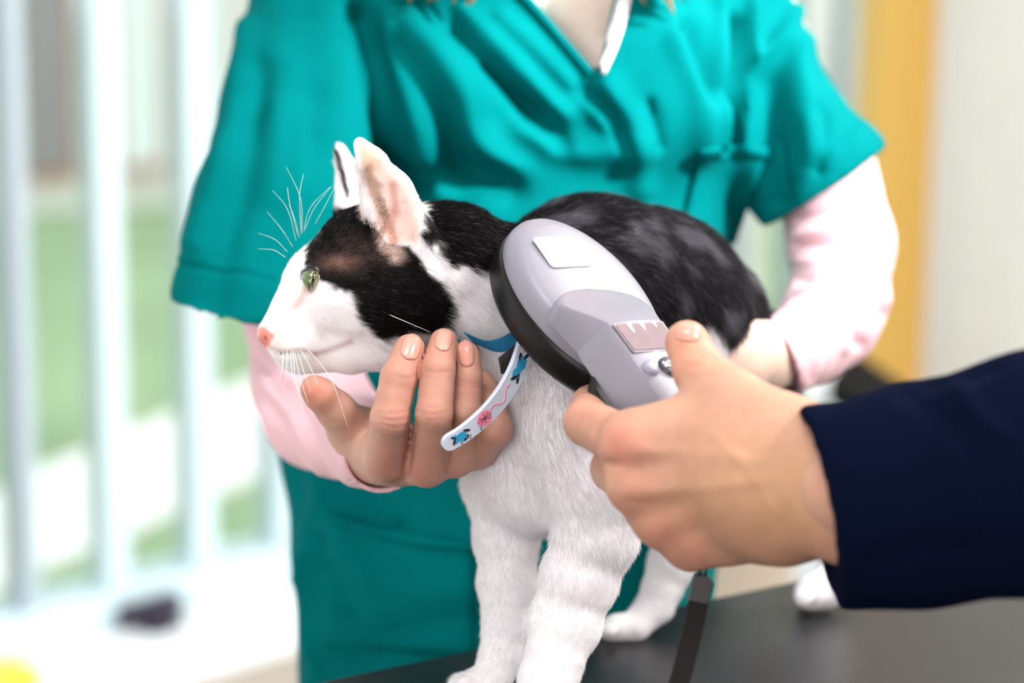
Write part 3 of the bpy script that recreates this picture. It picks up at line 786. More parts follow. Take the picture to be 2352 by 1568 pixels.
# neck, chest, trunk
fc.chain([(930, 640, HD + .004, 140), (1030, 636, 1.132, 164), (1115, 688, 1.138, 160), (1230, 760, 1.145, 178)], k=.014)
fc.chain([(1130, 740, 1.14, 150), (1215, 880, 1.145, 185), (1260, 990, 1.145, 185), (1240, 1080, 1.142, 150)], k=.016)
fc.chain([(1240, 740, 1.15, 210), (1360, 690, 1.185, 236), (1480, 730, 1.225, 246), (1560, 775, 1.25, 212), (1610, 840, 1.265, 150)], k=.016)
fc.chain([(1300, 960, 1.16, 170), (1450, 930, 1.2, 170), (1600, 900, 1.24, 150)], k=.016)
# fore legs
fc.chain([(1310, 960, 1.118, 150), (1372, 1120, 1.112, 118), (1368, 1225, 1.112, 96), (1330, 1330, 1.112, 88), (1300, 1430, 1.112, 82), (1258, 1560, 1.105, 66), (1235, 1636, 1.100, 58)], k=.010)
fc.ball((1208, 1656, 1.094), (74, 38, 58), k=.006)
for dy in (-24, 0, 24): fc.ball((1160 + abs(dy) * .3, 1664, 1.094 + dy * .0004), (20, 22, 16), k=.004)
fc.chain([(1190, 1010, 1.16, 135), (1155, 1110, 1.160, 90), (1164, 1230, 1.160, 74), (1164, 1340, 1.158, 65), (1160, 1440, 1.154, 51), (1150, 1510, 1.150, 48), (1128, 1562, 1.146, 46)], k=.010)
fc.ball((1095, 1572, 1.141), (62, 30, 50), k=.006)
for dy in (-24, 0, 24): fc.ball((1058 + abs(dy) * .3, 1578, 1.141 + dy * .0004), (20, 20, 16), k=.004)
# hind legs
fc.chain([(1600, 900, 1.235, 170), (1640, 1040, 1.236, 120), (1590, 1180, 1.236, 76), (1545, 1290, 1.236, 54), (1505, 1390, 1.235, 42), (1460, 1436, 1.231, 35), (1415, 1441, 1.228, 32)], k=.010)
for dy in (-20, 0, 20): fc.ball((1398, 1447, 1.227 + dy * .0005), (22, 18, 14), k=.004)
fc.chain([(1640, 860, 1.27, 170), (1740, 1010, 1.28, 118), (1840, 1150, 1.285, 78), (1915, 1240, 1.287, 52), (1930, 1310, 1.285, 44), (1895, 1352, 1.277, 44), (1868, 1358, 1.272, 42)], k=.010)
for dy in (-24, 0, 24): fc.ball((1848, 1370, 1.270 + dy * .0005), (24, 24, 16), k=.004)
# tail, hanging behind
fc.chain([(1690, 720, 1.29, 46), (1770, 760, 1.315, 38), (1800, 900, 1.325, 34), (1770, 1060, 1.325, 32), (1730, 1180, 1.31, 28)], k=.01)
# ears
fc.chain([(910, 530, 1.102, 84), (890, 450, 1.098, 66), (856, 378, 1.095, 40), (826, 332, 1.094, 20)], k=.006, flat=.62, axis=FW * .92 + RT * .38)
fc.chain([(910, 548, 1.0880, 60), (898, 455, 1.0860, 50), (862, 388, 1.0865, 31), (836, 350, 1.088, 12)], k=.004, flat=.8, axis=FW * .92 + RT * .38, op='s')
fc.chain([(880, 520, 1.082, 40), (902, 540, 1.084, 20)], k=.005, op='s')
fc.chain([(812, 520, 1.158, 50), (806, 440, 1.162, 36), (796, 385, 1.164, 25), (782, 342, 1.165, 13)], k=.006, flat=.7)
CAT = fc.mesh('cat_body', .00125)
V, Nn = get_vn(CAT)
set_v(CAT, V + Nn * (.0005 * vnoise(V, 110, 2))[:, None])

WHITE = np.array(srgb(250, 246, 250)); BLACK = np.array(srgb(17, 14, 15)); BACK = np.array(srgb(50, 48, 54)); BROWN = np.array(srgb(124, 94, 84))
EARP = np.array(srgb(246, 216, 208)); TAN = np.array(srgb(136, 104, 84)); NOSE = np.array(srgb(232, 150, 138)); LIDP = np.array(srgb(226, 178, 168))
FACE = z1([(468, 565), (436, 640), (378, 690), (352, 790), (352, 850), (425, 862), (440, 915), (520, 962), (610, 985), (645, 1040), (650, 1130), (700, 1200), (760, 1252), (822, 1264), (900, 1240), (1010, 1208),
           (1130, 1218), (1190, 1150), (1196, 1050), (1152, 945), (1060, 870), (1030, 800), (960, 722), (895, 712), (862, 690), (850, 610), (830, 540), (720, 530), (640, 480), (600, 440), (540, 495)])
NAPE = z1([(1030, 410), (1055, 500), (1035, 600), (1020, 660), (1090, 715), (1150, 780), (1200, 850), (1290, 835), (1330, 870), (1420, 872), (1500, 840)]) + [(1180, 690), (1300, 700), (1500, 760), (1640, 752), (1700, 830), (1740, 960), (1810, 1190), (1860, 1190), (1850, 960), (1900, 600), (1500, 300), (1100, 380), (990, 400)]
def cat_col(P, jitter=True):
    x, y, d = pix(P)
    n1 = vnoise(P, 420, 1) * 7 + vnoise(P, 150, 2) * 6
    mid = d < HD + .03
    c = np.tile(WHITE, (len(P), 1)) * (1 + .03 * vnoise(P, 60, 8))[:, None]
    def mix(c, col, t): return c * (1 - t[:, None]) + col * t[:, None]
    c = mix(c, np.array(srgb(240, 216, 208)), .55 * np.exp(-((x - 640) ** 2 + (y - 770) ** 2) / 40 ** 2))
    c = mix(c, np.array(srgb(170, 134, 134)), .65 * np.exp(-(line_d(x, y, [(722, 812), (750, 806), (780, 794), (806, 785)]) / 7) ** 2))
    c = mix(c, np.array(srgb(190, 160, 160)), .5 * np.exp(-(line_d(x, y, [(622, 798), (650, 806), (690, 802), (722, 812)]) / 5) ** 2))
    ear = (y < 560) & (poly_sd(x, y, [(770, 470), (755, 320), (830, 295), (964, 460), (960, 555), (900, 580), (870, 530)]) < 0)
    tail = (d > 1.297) & (x > 1690) & (y > 690) & (y < 1220) & (x < 1850)
    head_w = SS(6, -6, poly_sd(x, y, FACE) + n1)
    c = mix(c, BLACK, head_w)
    nape = SS(9, -9, poly_sd(x, y, NAPE) + n1 * 1.6) * (d > 0)
    blend = np.clip((x - 1180) / 120, 0, 1)
    bc = BLACK * (1 - blend[:, None]) + (BACK * .5 + np.array(srgb(132, 128, 140)) * (SS(-.1, .75, vnoise(P, 75, 21) + .5 * vnoise(P, 170, 22)) * .55)[:, None]) * blend[:, None]  # back greyed and mottled, with the coat's sheen put into the colour
    c = c * (1 - nape[:, None]) + bc * nape[:, None]
    c = mix(c, BROWN, head_w * .85 * np.exp(-(((x - 782) / 42) ** 2 + ((y - 602) / 18) ** 2)))
    c = mix(c, np.array(srgb(72, 54, 50)), head_w * .4 * SS(50, 10, line_d(x, y, [(800, 560), (850, 580), (900, 570)])))
    c = mix(c, np.array(srgb(196, 170, 160)), .8 * SS(32, 6, line_d(x, y, [(880, 520), (888, 560), (910, 585)])))
    # near ear, far ear
    near = ear & (d < 1.125); e = near.astype(float)
    c = mix(c, EARP, e * SS(812, 830, x)); c = mix(c, np.array(srgb(232, 196, 168)), e * .8 * np.exp(-(((x - 846) / 24) ** 2 + ((y - 372) / 45) ** 2)))
    c = mix(c, TAN, e * .8 * SS(24, 4, line_d(x, y, [(846, 395), (866, 440), (880, 485), (890, 520)]) + n1 * .8))
    c = mix(c, WHITE, e * SS(24, 6, line_d(x, y, [(808, 330), (814, 400), (830, 460), (852, 505)]) + n1 * .8))
    c = mix(c, np.array(srgb(214, 160, 148)), e * .8 * SS(16, 2, line_d(x, y, [(902, 425), (908, 480), (896, 520), (906, 556)])))
    c = mix(c, np.array(srgb(200, 138, 126)), .9 * np.exp(-(line_d(x, y, [(604, 786), (618, 778), (626, 772)]) / 5) ** 2))
    far = ear & (d >= 1.125)
    c = mix(c, WHITE, far * 1.); c = mix(c, np.array(srgb(60, 52, 54)), far * SS(8, 2, line_d(x, y, [(773, 350), (788, 400), (798, 450)])))
    # nose, eye corner, paw pads
    c = mix(c, NOSE, SS(5, -4, poly_sd(x, y, [(592, 752), (604, 750), (628, 768), (622, 784), (612, 800), (592, 796)]) + n1 * .3))
    c = mix(c, LIDP, .75 * np.exp(-(line_d(x, y, [(700, 665), (690, 690), (676, 705)]) / 9) ** 2))
    c = mix(c, np.array(srgb(40, 34, 36)), 1. * SS(9, 2, np.abs(poly_sd(x, y, [(697, 626), (712, 618), (731, 628), (729, 645), (717, 668), (708, 672), (699, 655)]) - 2)) * (y < 640))
    c = mix(c, BACK, tail.astype(float))
    return np.clip(c, .004, .95)
V, Nn = get_vn(CAT)
set_col(CAT, cat_col(V))
M['catskin'] = mat('cat_coat', None, .7, attr='col', spec=.15)
body_c = link('body', CAT, cat, M['catskin'])
# eyes
M['catiris'] = mat('cat_eye', None, .06, attr='col', spec=.7, coat=1.)
CAT_BVH = bvh_of(CAT)
for side in (1, -1):
    bb = bmesh.new(); bmesh.ops.create_uvsphere(bb, u_segments=56, v_segments=40, radius=1.)
    dn = pix(cast(CAT_BVH, np.array([[742.]]), np.array([[650.]])))[2][0, 0]
    dc = dn + .0060 if side == 1 else 2 * HD - dn - .0060
    ctr = at(715, 644, dc)
    me = bpy.data.meshes.new('eye'); bb.to_mesh(me); bb.free()
    v, _ = get_vn(me); q = v.copy()
    v = RT * (q[:, :1] * .0042) + UP * (q[:, 1:2] * .0056) + FW * (q[:, 2:3] * .0066)
    v = v * 1.0 + RT * (q[:, 1:2] * .0004) + RT * (q[:, :1] * q[:, 1:2] * .0018)
    set_v(me, v + ctr)
    a_ = q[:, 0]; b_ = q[:, 1]
    col = np.tile(np.array(srgb(84, 106, 52)), (len(v), 1))
    def paint(c_, m_): col[m_] = np.array(srgb(*c_))
    paint((70, 104, 52), a_ < -.35); paint((136, 138, 92), a_ > .02)
    paint((8, 8, 12), (((a_ - .34) / .17) ** 2 + (b_ / .72) ** 2) < 1)
    paint((40, 52, 34), (np.abs(a_ + .02) < .06))
    paint((24, 20, 22), (b_ > .74) | (b_ < -.86))
    set_col(me, col); link('eye', me, cat, M['catiris'])

M['lid'] = mat('eyelid_rim', srgb(40, 30, 32), .4); M['lidp'] = mat('pink_eyelid', srgb(226, 190, 182), .5)
for nm, P_, mm, r_ in (('eyelid', [(695, 633), (703, 622), (715, 619), (728, 624), (735, 634)], 'lid', .0006), ('eyelid', [(734, 632), (730, 646), (722, 660), (711, 671)], 'lidp', .0006), ('eyelid', [(695, 631), (698, 650), (704, 664), (711, 672)], 'lidp', .0005)):
    S_ = spline(P_, 14); pw = cast(CAT_BVH, S_[:, 0], S_[:, 1]); dd_ = pix(pw)[2]; kz = np.convolve(np.pad(np.minimum(dd_, pix(cast(CAT_BVH, np.array([[742.]]), np.array([[650.]])))[2][0, 0] + .004), 2, 'edge'), np.ones(5) / 5, 'valid')
    bq = BM(); bq.tube(at(S_[:, 0], S_[:, 1], kz - .0006), r_ * np.sin(np.linspace(.35, math.pi - .35, 14)) ** .5, 7); bq.build(nm, M[mm], cat, smooth=True)
# ---- fur
FLOW = np.array([(605, 750, 1, -.9), (640, 690, .4, -1), (680, 590, .7, -1), (760, 500, 1, -.5), (650, 770, 1, .1), (720, 740, 1, .0), (740, 690, 1, -.1), (680, 830, 1, .5), (760, 835, 1, .35), (850, 740, 1, .35), (900, 680, 1, .30), (960, 720, 1, .5),
                 (800, 600, 1, -.1), (760, 560, .8, -.7), (880, 620, 1, .35), (850, 520, .2, -1), (820, 400, -.25, -1), (780, 400, -.6, -1), (930, 450, .2, -1), (900, 360, .1, -1), (980, 560, .8, .8), (1020, 480, 1, .25), (1100, 560, 1, .5), (1050, 640, .9, .7), (1100, 720, .8, .8), (1000, 800, .6, .9),
                 (1150, 850, .1, 1), (1250, 950, .1, 1), (1300, 1050, .45, .9), (1390, 1150, .5, .9), (1150, 1150, -.05, 1), (1160, 1350, 0, 1), (1320, 1350, -.1, 1), (1250, 1500, -.3, 1), (1420, 1250, .5, .9), (1300, 560, 1, -.1), (1450, 520, 1, .2), (1600, 620, .9, .6), (1500, 700, .9, .5), (1700, 720, .6, 1), (1650, 900, .3, 1), (1550, 1250, -.2, 1), (1450, 1420, -.9, .4), (1880, 1250, 0, 1), (1880, 1350, -.7, .6)])
LEN = np.array([(600, 765, .2), (640, 740, .9), (650, 650, 1.4), (690, 560, 2.4), (690, 680, 1.4), (670, 790, 1.3), (640, 825, 1.8), (720, 830, 2.2), (700, 800, .8), (760, 796, .9), (800, 788, 1.2), (740, 740, 2.2), (800, 700, 3.6), (780, 600, 2.0), (760, 520, 3.), (860, 720, 6.5), (950, 700, 7), (1000, 720, 7), (880, 600, 3), (830, 520, 4.5), (815, 420, 4), (870, 420, .6), (930, 430, .8), (920, 520, 1.6), (840, 340, .7), (780, 400, 5),
                (1020, 500, 5.5), (1100, 540, 6), (1000, 600, 5), (1100, 700, 9), (960, 800, 5), (1100, 850, 7), (1250, 950, 5), (1150, 1080, 5), (1160, 1350, 3.6), (1300, 1350, 4.2), (1420, 1250, 6.5), (1400, 1100, 6), (1250, 1520, 3.4), (1350, 500, 7), (1550, 600, 7), (1650, 760, 7), (1500, 1300, 3.5), (1420, 1440, 2.), (1880, 1350, 2.)])
def idw(x, y, T, p=3):
    w = 1 / ((x[:, None] - T[None, :, 0]) ** 2 + (y[:, None] - T[None, :, 1]) ** 2 + 60.) ** (p / 2)
    return (w @ T[:, 2:]) / w.sum(1)[:, None]
def make_fur(n):
    V, Nn = get_vn(CAT)
    nf = len(CAT.polygons); q = np.empty(nf * 4, np.int32); CAT.polygons.foreach_get('vertices', q); q = q.reshape(-1, 4)
    a, b, c, d_ = V[q[:, 0]], V[q[:, 1]], V[q[:, 2]], V[q[:, 3]]
    area = np.linalg.norm(np.cross(c - a, d_ - b), axis=1)
    cen = (a + c) / 2; fn = np.cross(c - a, d_ - b); fn /= np.linalg.norm(fn, axis=1)[:, None] + 1e-12
    view = CAM - cen; view /= np.linalg.norm(view, axis=1)[:, None]; fac = (fn * view).sum(1)
    x, y, dep = pix(cen)
    wgt = area * np.where(fac > -.35, 1., .10) * np.where((x < 1200) & (y < 900), 1.6, 1.) * np.where(y > 1640, .2, 1) * np.where((x > 1200) & (y < 900), .8, 1)
    wgt /= wgt.sum()
    f = RNG.choice(nf, n, p=wgt); u = RNG.random((n, 2))
    u0, u1 = u[:, :1], u[:, 1:]
    bl = lambda A: (A[q[f, 0]] * (1 - u0) + A[q[f, 1]] * u0) * (1 - u1) + (A[q[f, 3]] * (1 - u0) + A[q[f, 2]] * u0) * u1
    P = bl(V); Nr = bl(Nn); Nr /= np.linalg.norm(Nr, axis=1)[:, None]
    x, y, dep = pix(P)
    fl = np.zeros((n, 2)); ln = np.zeros(n)
    for s in range(0, n, 20000):
        e = slice(s, s + 20000); fl[e] = idw(x[e], y[e], FLOW); ln[e] = idw(x[e], y[e], LEN)[:, 0]
    eye = poly_sd(x, y, [(692, 622), (712, 614), (736, 624), (732, 648), (718, 674), (704, 674), (694, 650)]); near = dep < HD
    keep = ~((eye < 3) & near) & ~(poly_sd(x, y, [(592, 752), (604, 750), (626, 768), (620, 782), (610, 798), (592, 796)]) < 2)
    P, Nr, x, y, fl, ln, dep = [A[keep] for A in (P, Nr, x, y, fl, ln, dep)]; n = len(P)
    ln = ln * .001 * RNG.uniform(.6, 1.15, n) * np.where(eye[keep] < 16, .45, 1)
    D = fl[:, :1] * RT - fl[:, 1:] * UP
    T = D - Nr * (D * Nr).sum(1)[:, None]; T /= np.linalg.norm(T, axis=1)[:, None] + 1e-9
    clump = np.stack([vnoise(P, 330, 11 + i) for i in range(3)], 1) * np.where((x < 1060) & (y < 850), .26, .12)[:, None] + RNG.normal(0, .13, (n, 3))
    T = T + clump; T /= np.linalg.norm(T, axis=1)[:, None]
    K = 4; t = np.linspace(0, 1, K)[None, :, None]
    lift = RNG.uniform(.25, .55, n)[:, None, None]
    pts = P[:, None] - Nr[:, None] * .0003 + ln[:, None, None] * (T[:, None] * (t * .85 + .12 * t * t) + Nr[:, None] * lift * (t - .55 * t * t))
    hc = bpy.data.hair_curves.new('fur'); hc.add_curves([K] * n)
    hc.points.foreach_set('position', pts.astype(np.float32).ravel())
    ra = hc.attributes.get('radius') or hc.attributes.new('radius', 'FLOAT', 'POINT')
    rad = np.clip(.000042 + .000010 * ln[:, None] * 1000 / 4, .00004, .00007) * np.array([[1, .9, .65, .12]])
    ra.data.foreach_set('value', rad.astype(np.float32).ravel())
    col = cat_col(P)
    lum = col.mean(1); dark = lum < .12
    sheen_hair = dark & (RNG.random(n) < np.where(x < 1060, .02, .05)); col[sheen_hair] = np.array(srgb(120, 116, 124))  # pale strands carry the dark coat's sheen as colour
    col *= RNG.uniform(.88, 1.06, n)[:, None]
    ca = hc.attributes.new('col', 'FLOAT_COLOR', 'CURVE')
    ca.data.foreach_set('color', np.hstack([np.clip(col, 0, .95), np.ones((n, 1))]).astype(np.float32).ravel())
    o = bpy.data.objects.new('fur', hc); C.objects.link(o); o.parent = cat; o.location = -cat.location
    o['kind'] = 'stuff'; hc.materials.append(M['fur'])
    return o
M['fur'] = mat('fur_strands', None, .5, attr='col', spec=.2)
nt_ = M['fur'].node_tree; pb = nt_.nodes['Principled BSDF']; tl = nt_.nodes.new('ShaderNodeBsdfTranslucent'); ms_ = nt_.nodes.new('ShaderNodeMixShader'); ms_.inputs[0].default_value = .46
at_ = [q for q in nt_.nodes if q.type == 'ATTRIBUTE'][0]
nt_.links.new(at_.outputs['Color'], tl.inputs['Color']); nt_.links.new(pb.outputs[0], ms_.inputs[1]); nt_.links.new(tl.outputs[0], ms_.inputs[2]); nt_.links.new(ms_.outputs[0], nt_.nodes['Material Output'].inputs[0])
fur = make_fur(330000)

# ---- whiskers
M['whisker'] = mat('whisker', srgb(250, 250, 250), .3)
W_ = []
for r_, m_, t_ in (((694, 535), (690, 455), (657, 382)), ((692, 537), (688, 450), (697, 400)), ((685, 542), (666, 470), (660, 430)), ((680, 552), (660, 480), (626, 437)), ((672, 566), (648, 528), (613, 485)), ((660, 578), (632, 550), (593, 535)),
                   ((655, 590), (628, 574), (592, 571)), ((698, 532), (712, 478), (757, 430)), ((700, 528), (722, 478), (762, 427)), ((724, 514), (748, 470), (771, 425)), ((688, 545), (676, 500), (664, 470))):
    W_.append(((*r_, HD - .010), (*m_, HD - .016), (*t_, HD - .012), .00014))
for r_, m_, t_ in (((702, 796), (760, 870), (800, 984)), ((668, 802), (672, 860), (690, 905)), ((660, 800), (658, 850), (655, 880)), ((676, 805), (690, 870), (708, 925)), ((684, 808), (700, 860), (714, 900)), ((650, 806), (648, 850), (640, 872)), ((690, 800), (716, 850), (728, 880)), ((672, 796), (680, 880), (698, 948))):
    W_.append(((*r_, HD - .0150), (*m_, HD - .032), (*t_, HD - .045), .00017))
W_.append(((893, 722, HD - .030), (940, 742, HD - .037), (988, 762, HD - .040), .00018))
for a, b, c_, r in W_:
    s = spline([a, b, c_], 12); B_ = BM(); B_.tube(at(s[:, 0], s[:, 1], s[:, 2]), r * np.linspace(1, .25, 12), 4)
    B_.build('whisker', M['whisker'], cat, smooth=True)

# ------------------------------------------------------------------ microchip scanner
M['shell'] = mat('pale_grey_plastic', srgb(136, 133, 146), .38, spec=.5, bump=.03, bscale=3000, bdist=.0003)
M['rim'] = mat('black_rubber', srgb(10, 10, 11), .38, spec=.35)
M['sticker'] = mat('white_sticker', srgb(250, 250, 250), .5)
M['display'] = mat('display_glass', srgb(126, 104, 110), .4, spec=.12, noise=.12, nscale=120)
M['bezel'] = mat('display_edge', srgb(96, 84, 92), .3)
M['keyd'] = mat('dark_key', srgb(70, 68, 76), .35)
M['keyl'] = mat('silver_key', srgb(150, 150, 172), .25, spec=.7)
M['ink'] = mat('white_ink', srgb(240, 240, 244), .5)
M['strap'] = mat('woven_black_strap', srgb(28, 25, 25), .75, bump=.5, bscale=900, wave='DIAGONAL', bdist=.0006)
M['clip'] = mat('lanyard_clip', srgb(40, 37, 40), .4)
o0 = at(1300, 670, 1.068)
uu = .478 * RT - .722 * UP - .494 * FW; uu /= np.linalg.norm(uu)
vv = .75 * RT + .045 * UP + .66 * FW; vv -= uu * (uu @ vv); vv /= np.linalg.norm(vv)
nn_ = np.cross(vv, uu); nn_ *= np.sign(-(nn_ @ FW))
def sc_(s, t, n): return o0 + s * uu + t * vv + n * nn_
scan = thing('microchip_scanner', 'pale grey paddle-shaped microchip scanner with black rim held at the cat\'s neck', 'scanner', tuple(o0))
TH = np.linspace(0, 2 * math.pi, 64, endpoint=False)
def oval(k, n, ds=0.):
    s = -.0020 + .0490 * np.cos(TH) * k; t = .0168 + .0345 * np.sin(TH) * k
    return [sc_(a, b, n) for a, b in zip(s, t)]
def rings(spec, name, m, label=None):
    V = []; F = []
    for k, n in spec: V += oval(k, n)
    q = len(TH)
    for i in range(len(spec) - 1):
        for j in range(q): F.append((i * q + j, i * q + (j + 1) % q, (i + 1) * q + (j + 1) % q, (i + 1) * q + j))
    F += [tuple(range(q))[::-1], tuple((len(spec) - 1) * q + j for j in range(q))]
    b = BM(); b.add(V, F); return b.build(name, m, scan, smooth=True, label=label)
rings([(.25, .0022), (.55, .0018), (.78, .0010), (.87, .0002), (.93, -.0015), (.975, -.0042), (.995, -.0072), (1.0, -.0100), (.99, -.0115), (.6, -.0118)], 'head_shell', M['shell'])
rings([(.97, -.0100), (1.005, -.0108), (1.02, -.0135), (1.02, -.0195), (1.0, -.0235), (.95, -.0262), (.7, -.0275), (.3, -.0278)], 'head_rim', M['rim'], 'black rubber rim round the paddle')
# handle: stations (s, left top t, right top t, left bottom t, right bottom t, top n, bottom n)
ST = [(.0022, .004, .0105, .003, .0115, .0026, -.006), (.0032, -.002, .0165, -.0035, .018, .0042, -.006), (.0056, -.0085, .0235, -.0090, .0245, .0056, -.003), (.0092, -.0140, .0295, -.0147, .0305, .0068, -.002),
      (.0140, -.0172, .0330, -.0183, .0345, .0083, -.002), (.0200, -.0148, .0325, -.0168, .0350, .0108, -.002), (.0270, -.0098, .0305, -.0140, .0345, .0138, -.002), (.0330, -.0056, .0285, -.0115, .0338, .0160, -.002), (.0360, -.0050, .0280, -.0108, .0335, .0166, -.002),
      (.050, -.0050, .0272, -.0106, .0330, .0172, -.002), (.064, -.0050, .0262, -.0106, .0325, .0172, -.002), (.080, -.0050, .0245, -.0105, .0315, .0168, -.002), (.094, -.0050, .0235, -.0105, .0305, .0160, -.002), (.104, -.0050, .0235, -.0105, .0300, .0155, -.002), (.112, -.0040, .0215, -.0095, .0280, .0130, -.001), (.115, -.0010, .0185, -.006, .024, .0095, .001)]
SP = spline(np.array(ST), 90)
def sh(s): return -.165 * (min(max(s, .010), .040) - .010)
hv = []; nsec = 0
for s, tl, tr_, bl_, br_, nt, nb in SP:
    c = min(.0022, (tr_ - tl) * .2); g = .0012
    sec = [(bl_, nb), (bl_, nb + g), (tl - .0006, nt - c * 1.1), (tl + c * .35, nt - c * .25), (tl + c * 1.4, nt), ((tl + tr_) / 2, nt + .0007), (tr_ - c * 1.4, nt), (tr_ - c * .35, nt - c * .25), (tr_ + .0006, nt - c * 1.1), (br_, nb + g), (br_, nb)]
    nsec = len(sec); hv += [sc_(s, t + sh(s), n) for t, n in sec]
hf = [(i * nsec + j, i * nsec + (j + 1) % nsec, (i + 1) * nsec + (j + 1) % nsec, (i + 1) * nsec + j) for i in range(len(SP) - 1) for j in range(nsec)]
hf += [tuple(range(nsec))[::-1], tuple((len(SP) - 1) * nsec + j for j in range(nsec))]
b = BM(); b.add(hv, hf); hs = b.build('handle_shell', M['shell'], scan, smooth=True)
md_ = hs.modifiers.new('edge', 'EDGE_SPLIT'); md_.split_angle = math.radians(38)
gv = []
GS = spline(np.array([(.046, -.0090, .032, -.006), (.052, -.0125, .034, -.0125), (.060, -.0138, .034, -.0165), (.08, -.0138, .033, -.018), (.096, -.0135, .032, -.018), (.104, -.013, .031, -.017), (.114, -.009, .029, -.013)]), 40)
for s, l_, r_, nb in GS:
    sec = [(l_, -.0012), (l_ - .0004, -.004), (l_ + .001, nb * .75), (l_ + .006, nb), (r_ - .006, nb), (r_ - .001, nb * .75), (r_ + .0004, -.004), (r_, -.0012)]
    gv += [sc_(s, t + sh(s), n) for t, n in sec]
gf = [(i * 8 + j, i * 8 + (j + 1) % 8, (i + 1) * 8 + (j + 1) % 8, (i + 1) * 8 + j) for i in range(len(GS) - 1) for j in range(8)] + [tuple(range(8))[::-1], tuple((len(GS) - 1) * 8 + j for j in range(8))]
b = BM(); b.add(gv, gf); b.build('handle_grip', M['rim'], scan, smooth=True, label='black rubber underside of the handle')
def top_n(s): return np.interp(s, [q[0] for q in ST], [q[5] for q in ST])
def plate(name, s0, s1, t0, t1, n0, th, m, parent, r=.0012, surf=top_n, label=None, taper=0.):
    """thin rounded plate lying on the scanner's top"""
    pts = []
    for cs, ct, a0 in ((s0 + r, t0 + r, 180), (s1 - r, t0 + r + taper, 270), (s1 - r, t1 - r - taper, 0), (s0 + r, t1 - r, 90)):
        for k in range(5):
            a = math.radians(a0 + 90 * k / 4); sgn = {180: (-1, -1), 270: (1, -1), 0: (1, 1), 90: (-1, 1)}[a0]
            w_ = math.radians(90 * k / 4)
            f1, f2_ = (math.cos(w_), math.sin(w_)) if a0 in (180, 0) else (math.sin(w_), math.cos(w_))
            pts.append((cs + sgn[0] * r * f1, ct + sgn[1] * r * f2_))
    q = len(pts); V = [sc_(s, t + sh(s), surf(s) + n0 + th) for s, t in pts] + [sc_(s, t + sh(s), surf(s) + n0 - .0004) for s, t in pts]
    F = [tuple(range(q)), tuple(range(q, 2 * q))[::-1]] + [(i, (i + 1) % q, (i + 1) % q + q, i + q) for i in range(q)]
    bq = BM(); bq.add(V, F); return bq.build(name, m, parent, label=label)
flat0 = lambda s: .0023
plate('label_sticker', -.0315, -.0128, -.0012, .0235, .0002, .0003, M['sticker'], scan, .0022, flat0, 'blank white label')
bz = plate('display_bezel', .0358, .0532, -.0036, .0264, .0006, .0003, M['bezel'], scan, .0008, taper=.0006)
dp = plate('display', .0366, .0524, -.0027, .0255, .0009, .0003, M['display'], scan, .0006, label='pinkish reflective display window', taper=.0006)
for k, t in enumerate((.0050, .0125, .0200)):  # lamp glare on the display, drawn as raised white wedges
    q = [sc_(s, a + sh(s), top_n(s) + .0014) for s, a in ((.0370, t - .0012), (.0370, t + .0012), (.0425 - .0012 * k, t + .0003))]
    q += [p - nn_ * .0004 for p in q]
    bq = BM(); bq.add(q, [(0, 1, 2), (5, 4, 3), (0, 3, 4, 1), (1, 4, 5, 2), (2, 5, 3, 0)]); bq.build('glare_streak', M['ink'], scan)
def button(s, t, rs, rt, m, name, label):
    V = []; F = []; q = 28
    for k, n in ((1.08, -.0006), (1.02, .0008), (.93, .0016), (.7, .0021), (.35, .0023)):
        for j in range(q):
            a = 2 * math.pi * j / q; ss = s + rs * k * math.cos(a); tt = t + rt * k * math.sin(a)
            V.append(sc_(ss, tt + sh(ss), top_n(ss) + .0006 + n))
    for i in range(4):
        for j in range(q): F.append((i * q + j, i * q + (j + 1) % q, (i + 1) * q + (j + 1) % q, (i + 1) * q + j))
    F.append(tuple(4 * q + j for j in range(q)))
    bq = BM(); bq.add(V, F); return bq.build(name, m, scan, smooth=True, label=label)
k1 = button(.0625, .0006, .0038, .0034, M['keyl'], 'button', 'silver oval arrow button')
k2 = button(.0630, .0118, .0054, .0054, M['keyd'], 'button', 'dark round scan button')
def text_mesh(name, txt, size, m, parent, s, t, extra):
    cu = bpy.data.curves.new(name, 'FONT'); cu.body = txt; cu.size = size; cu.align_x = 'CENTER'; cu.align_y = 'CENTER'; cu.extrude = .00015
    tmp = bpy.data.objects.new(name, cu); C.objects.link(tmp)
    dg = bpy.context.evaluated_depsgraph_get(); me = bpy.data.meshes.new_from_object(tmp.evaluated_get(dg))
    bpy.data.objects.remove(tmp)
    v, _ = get_vn(me)
    set_v(me, np.array([sc_(s - y, t + x + sh(s - y), top_n(s) + extra + z) for x, y, z in v]))
    return link(name, me, parent, m, smooth=False)
text_mesh('lettering', 'SCAN', .0042, M['ink'], k2, .0630, .0118, .0030)
def arrow(s, t):
    P = [(-.0022, 0), (-.0006, .0015), (-.0006, .0006), (.0022, .0006), (.0022, -.0006), (-.0006, -.0006), (-.0006, -.0015)]
    V = [sc_(s - y, t + x + sh(s - y), top_n(s) + .0030) for x, y in P] + [sc_(s - y, t + x + sh(s - y), top_n(s) + .0026) for x, y in P]
    q = len(P); bq = BM(); bq.add(V, [tuple(range(q)), tuple(range(q, 2 * q))[::-1]] + [(i, (i + 1) % q, (i + 1) % q + q, i + q) for i in range(q)])
    bq.build('arrow', M['ink'], k1)
arrow(.0625, .0006)
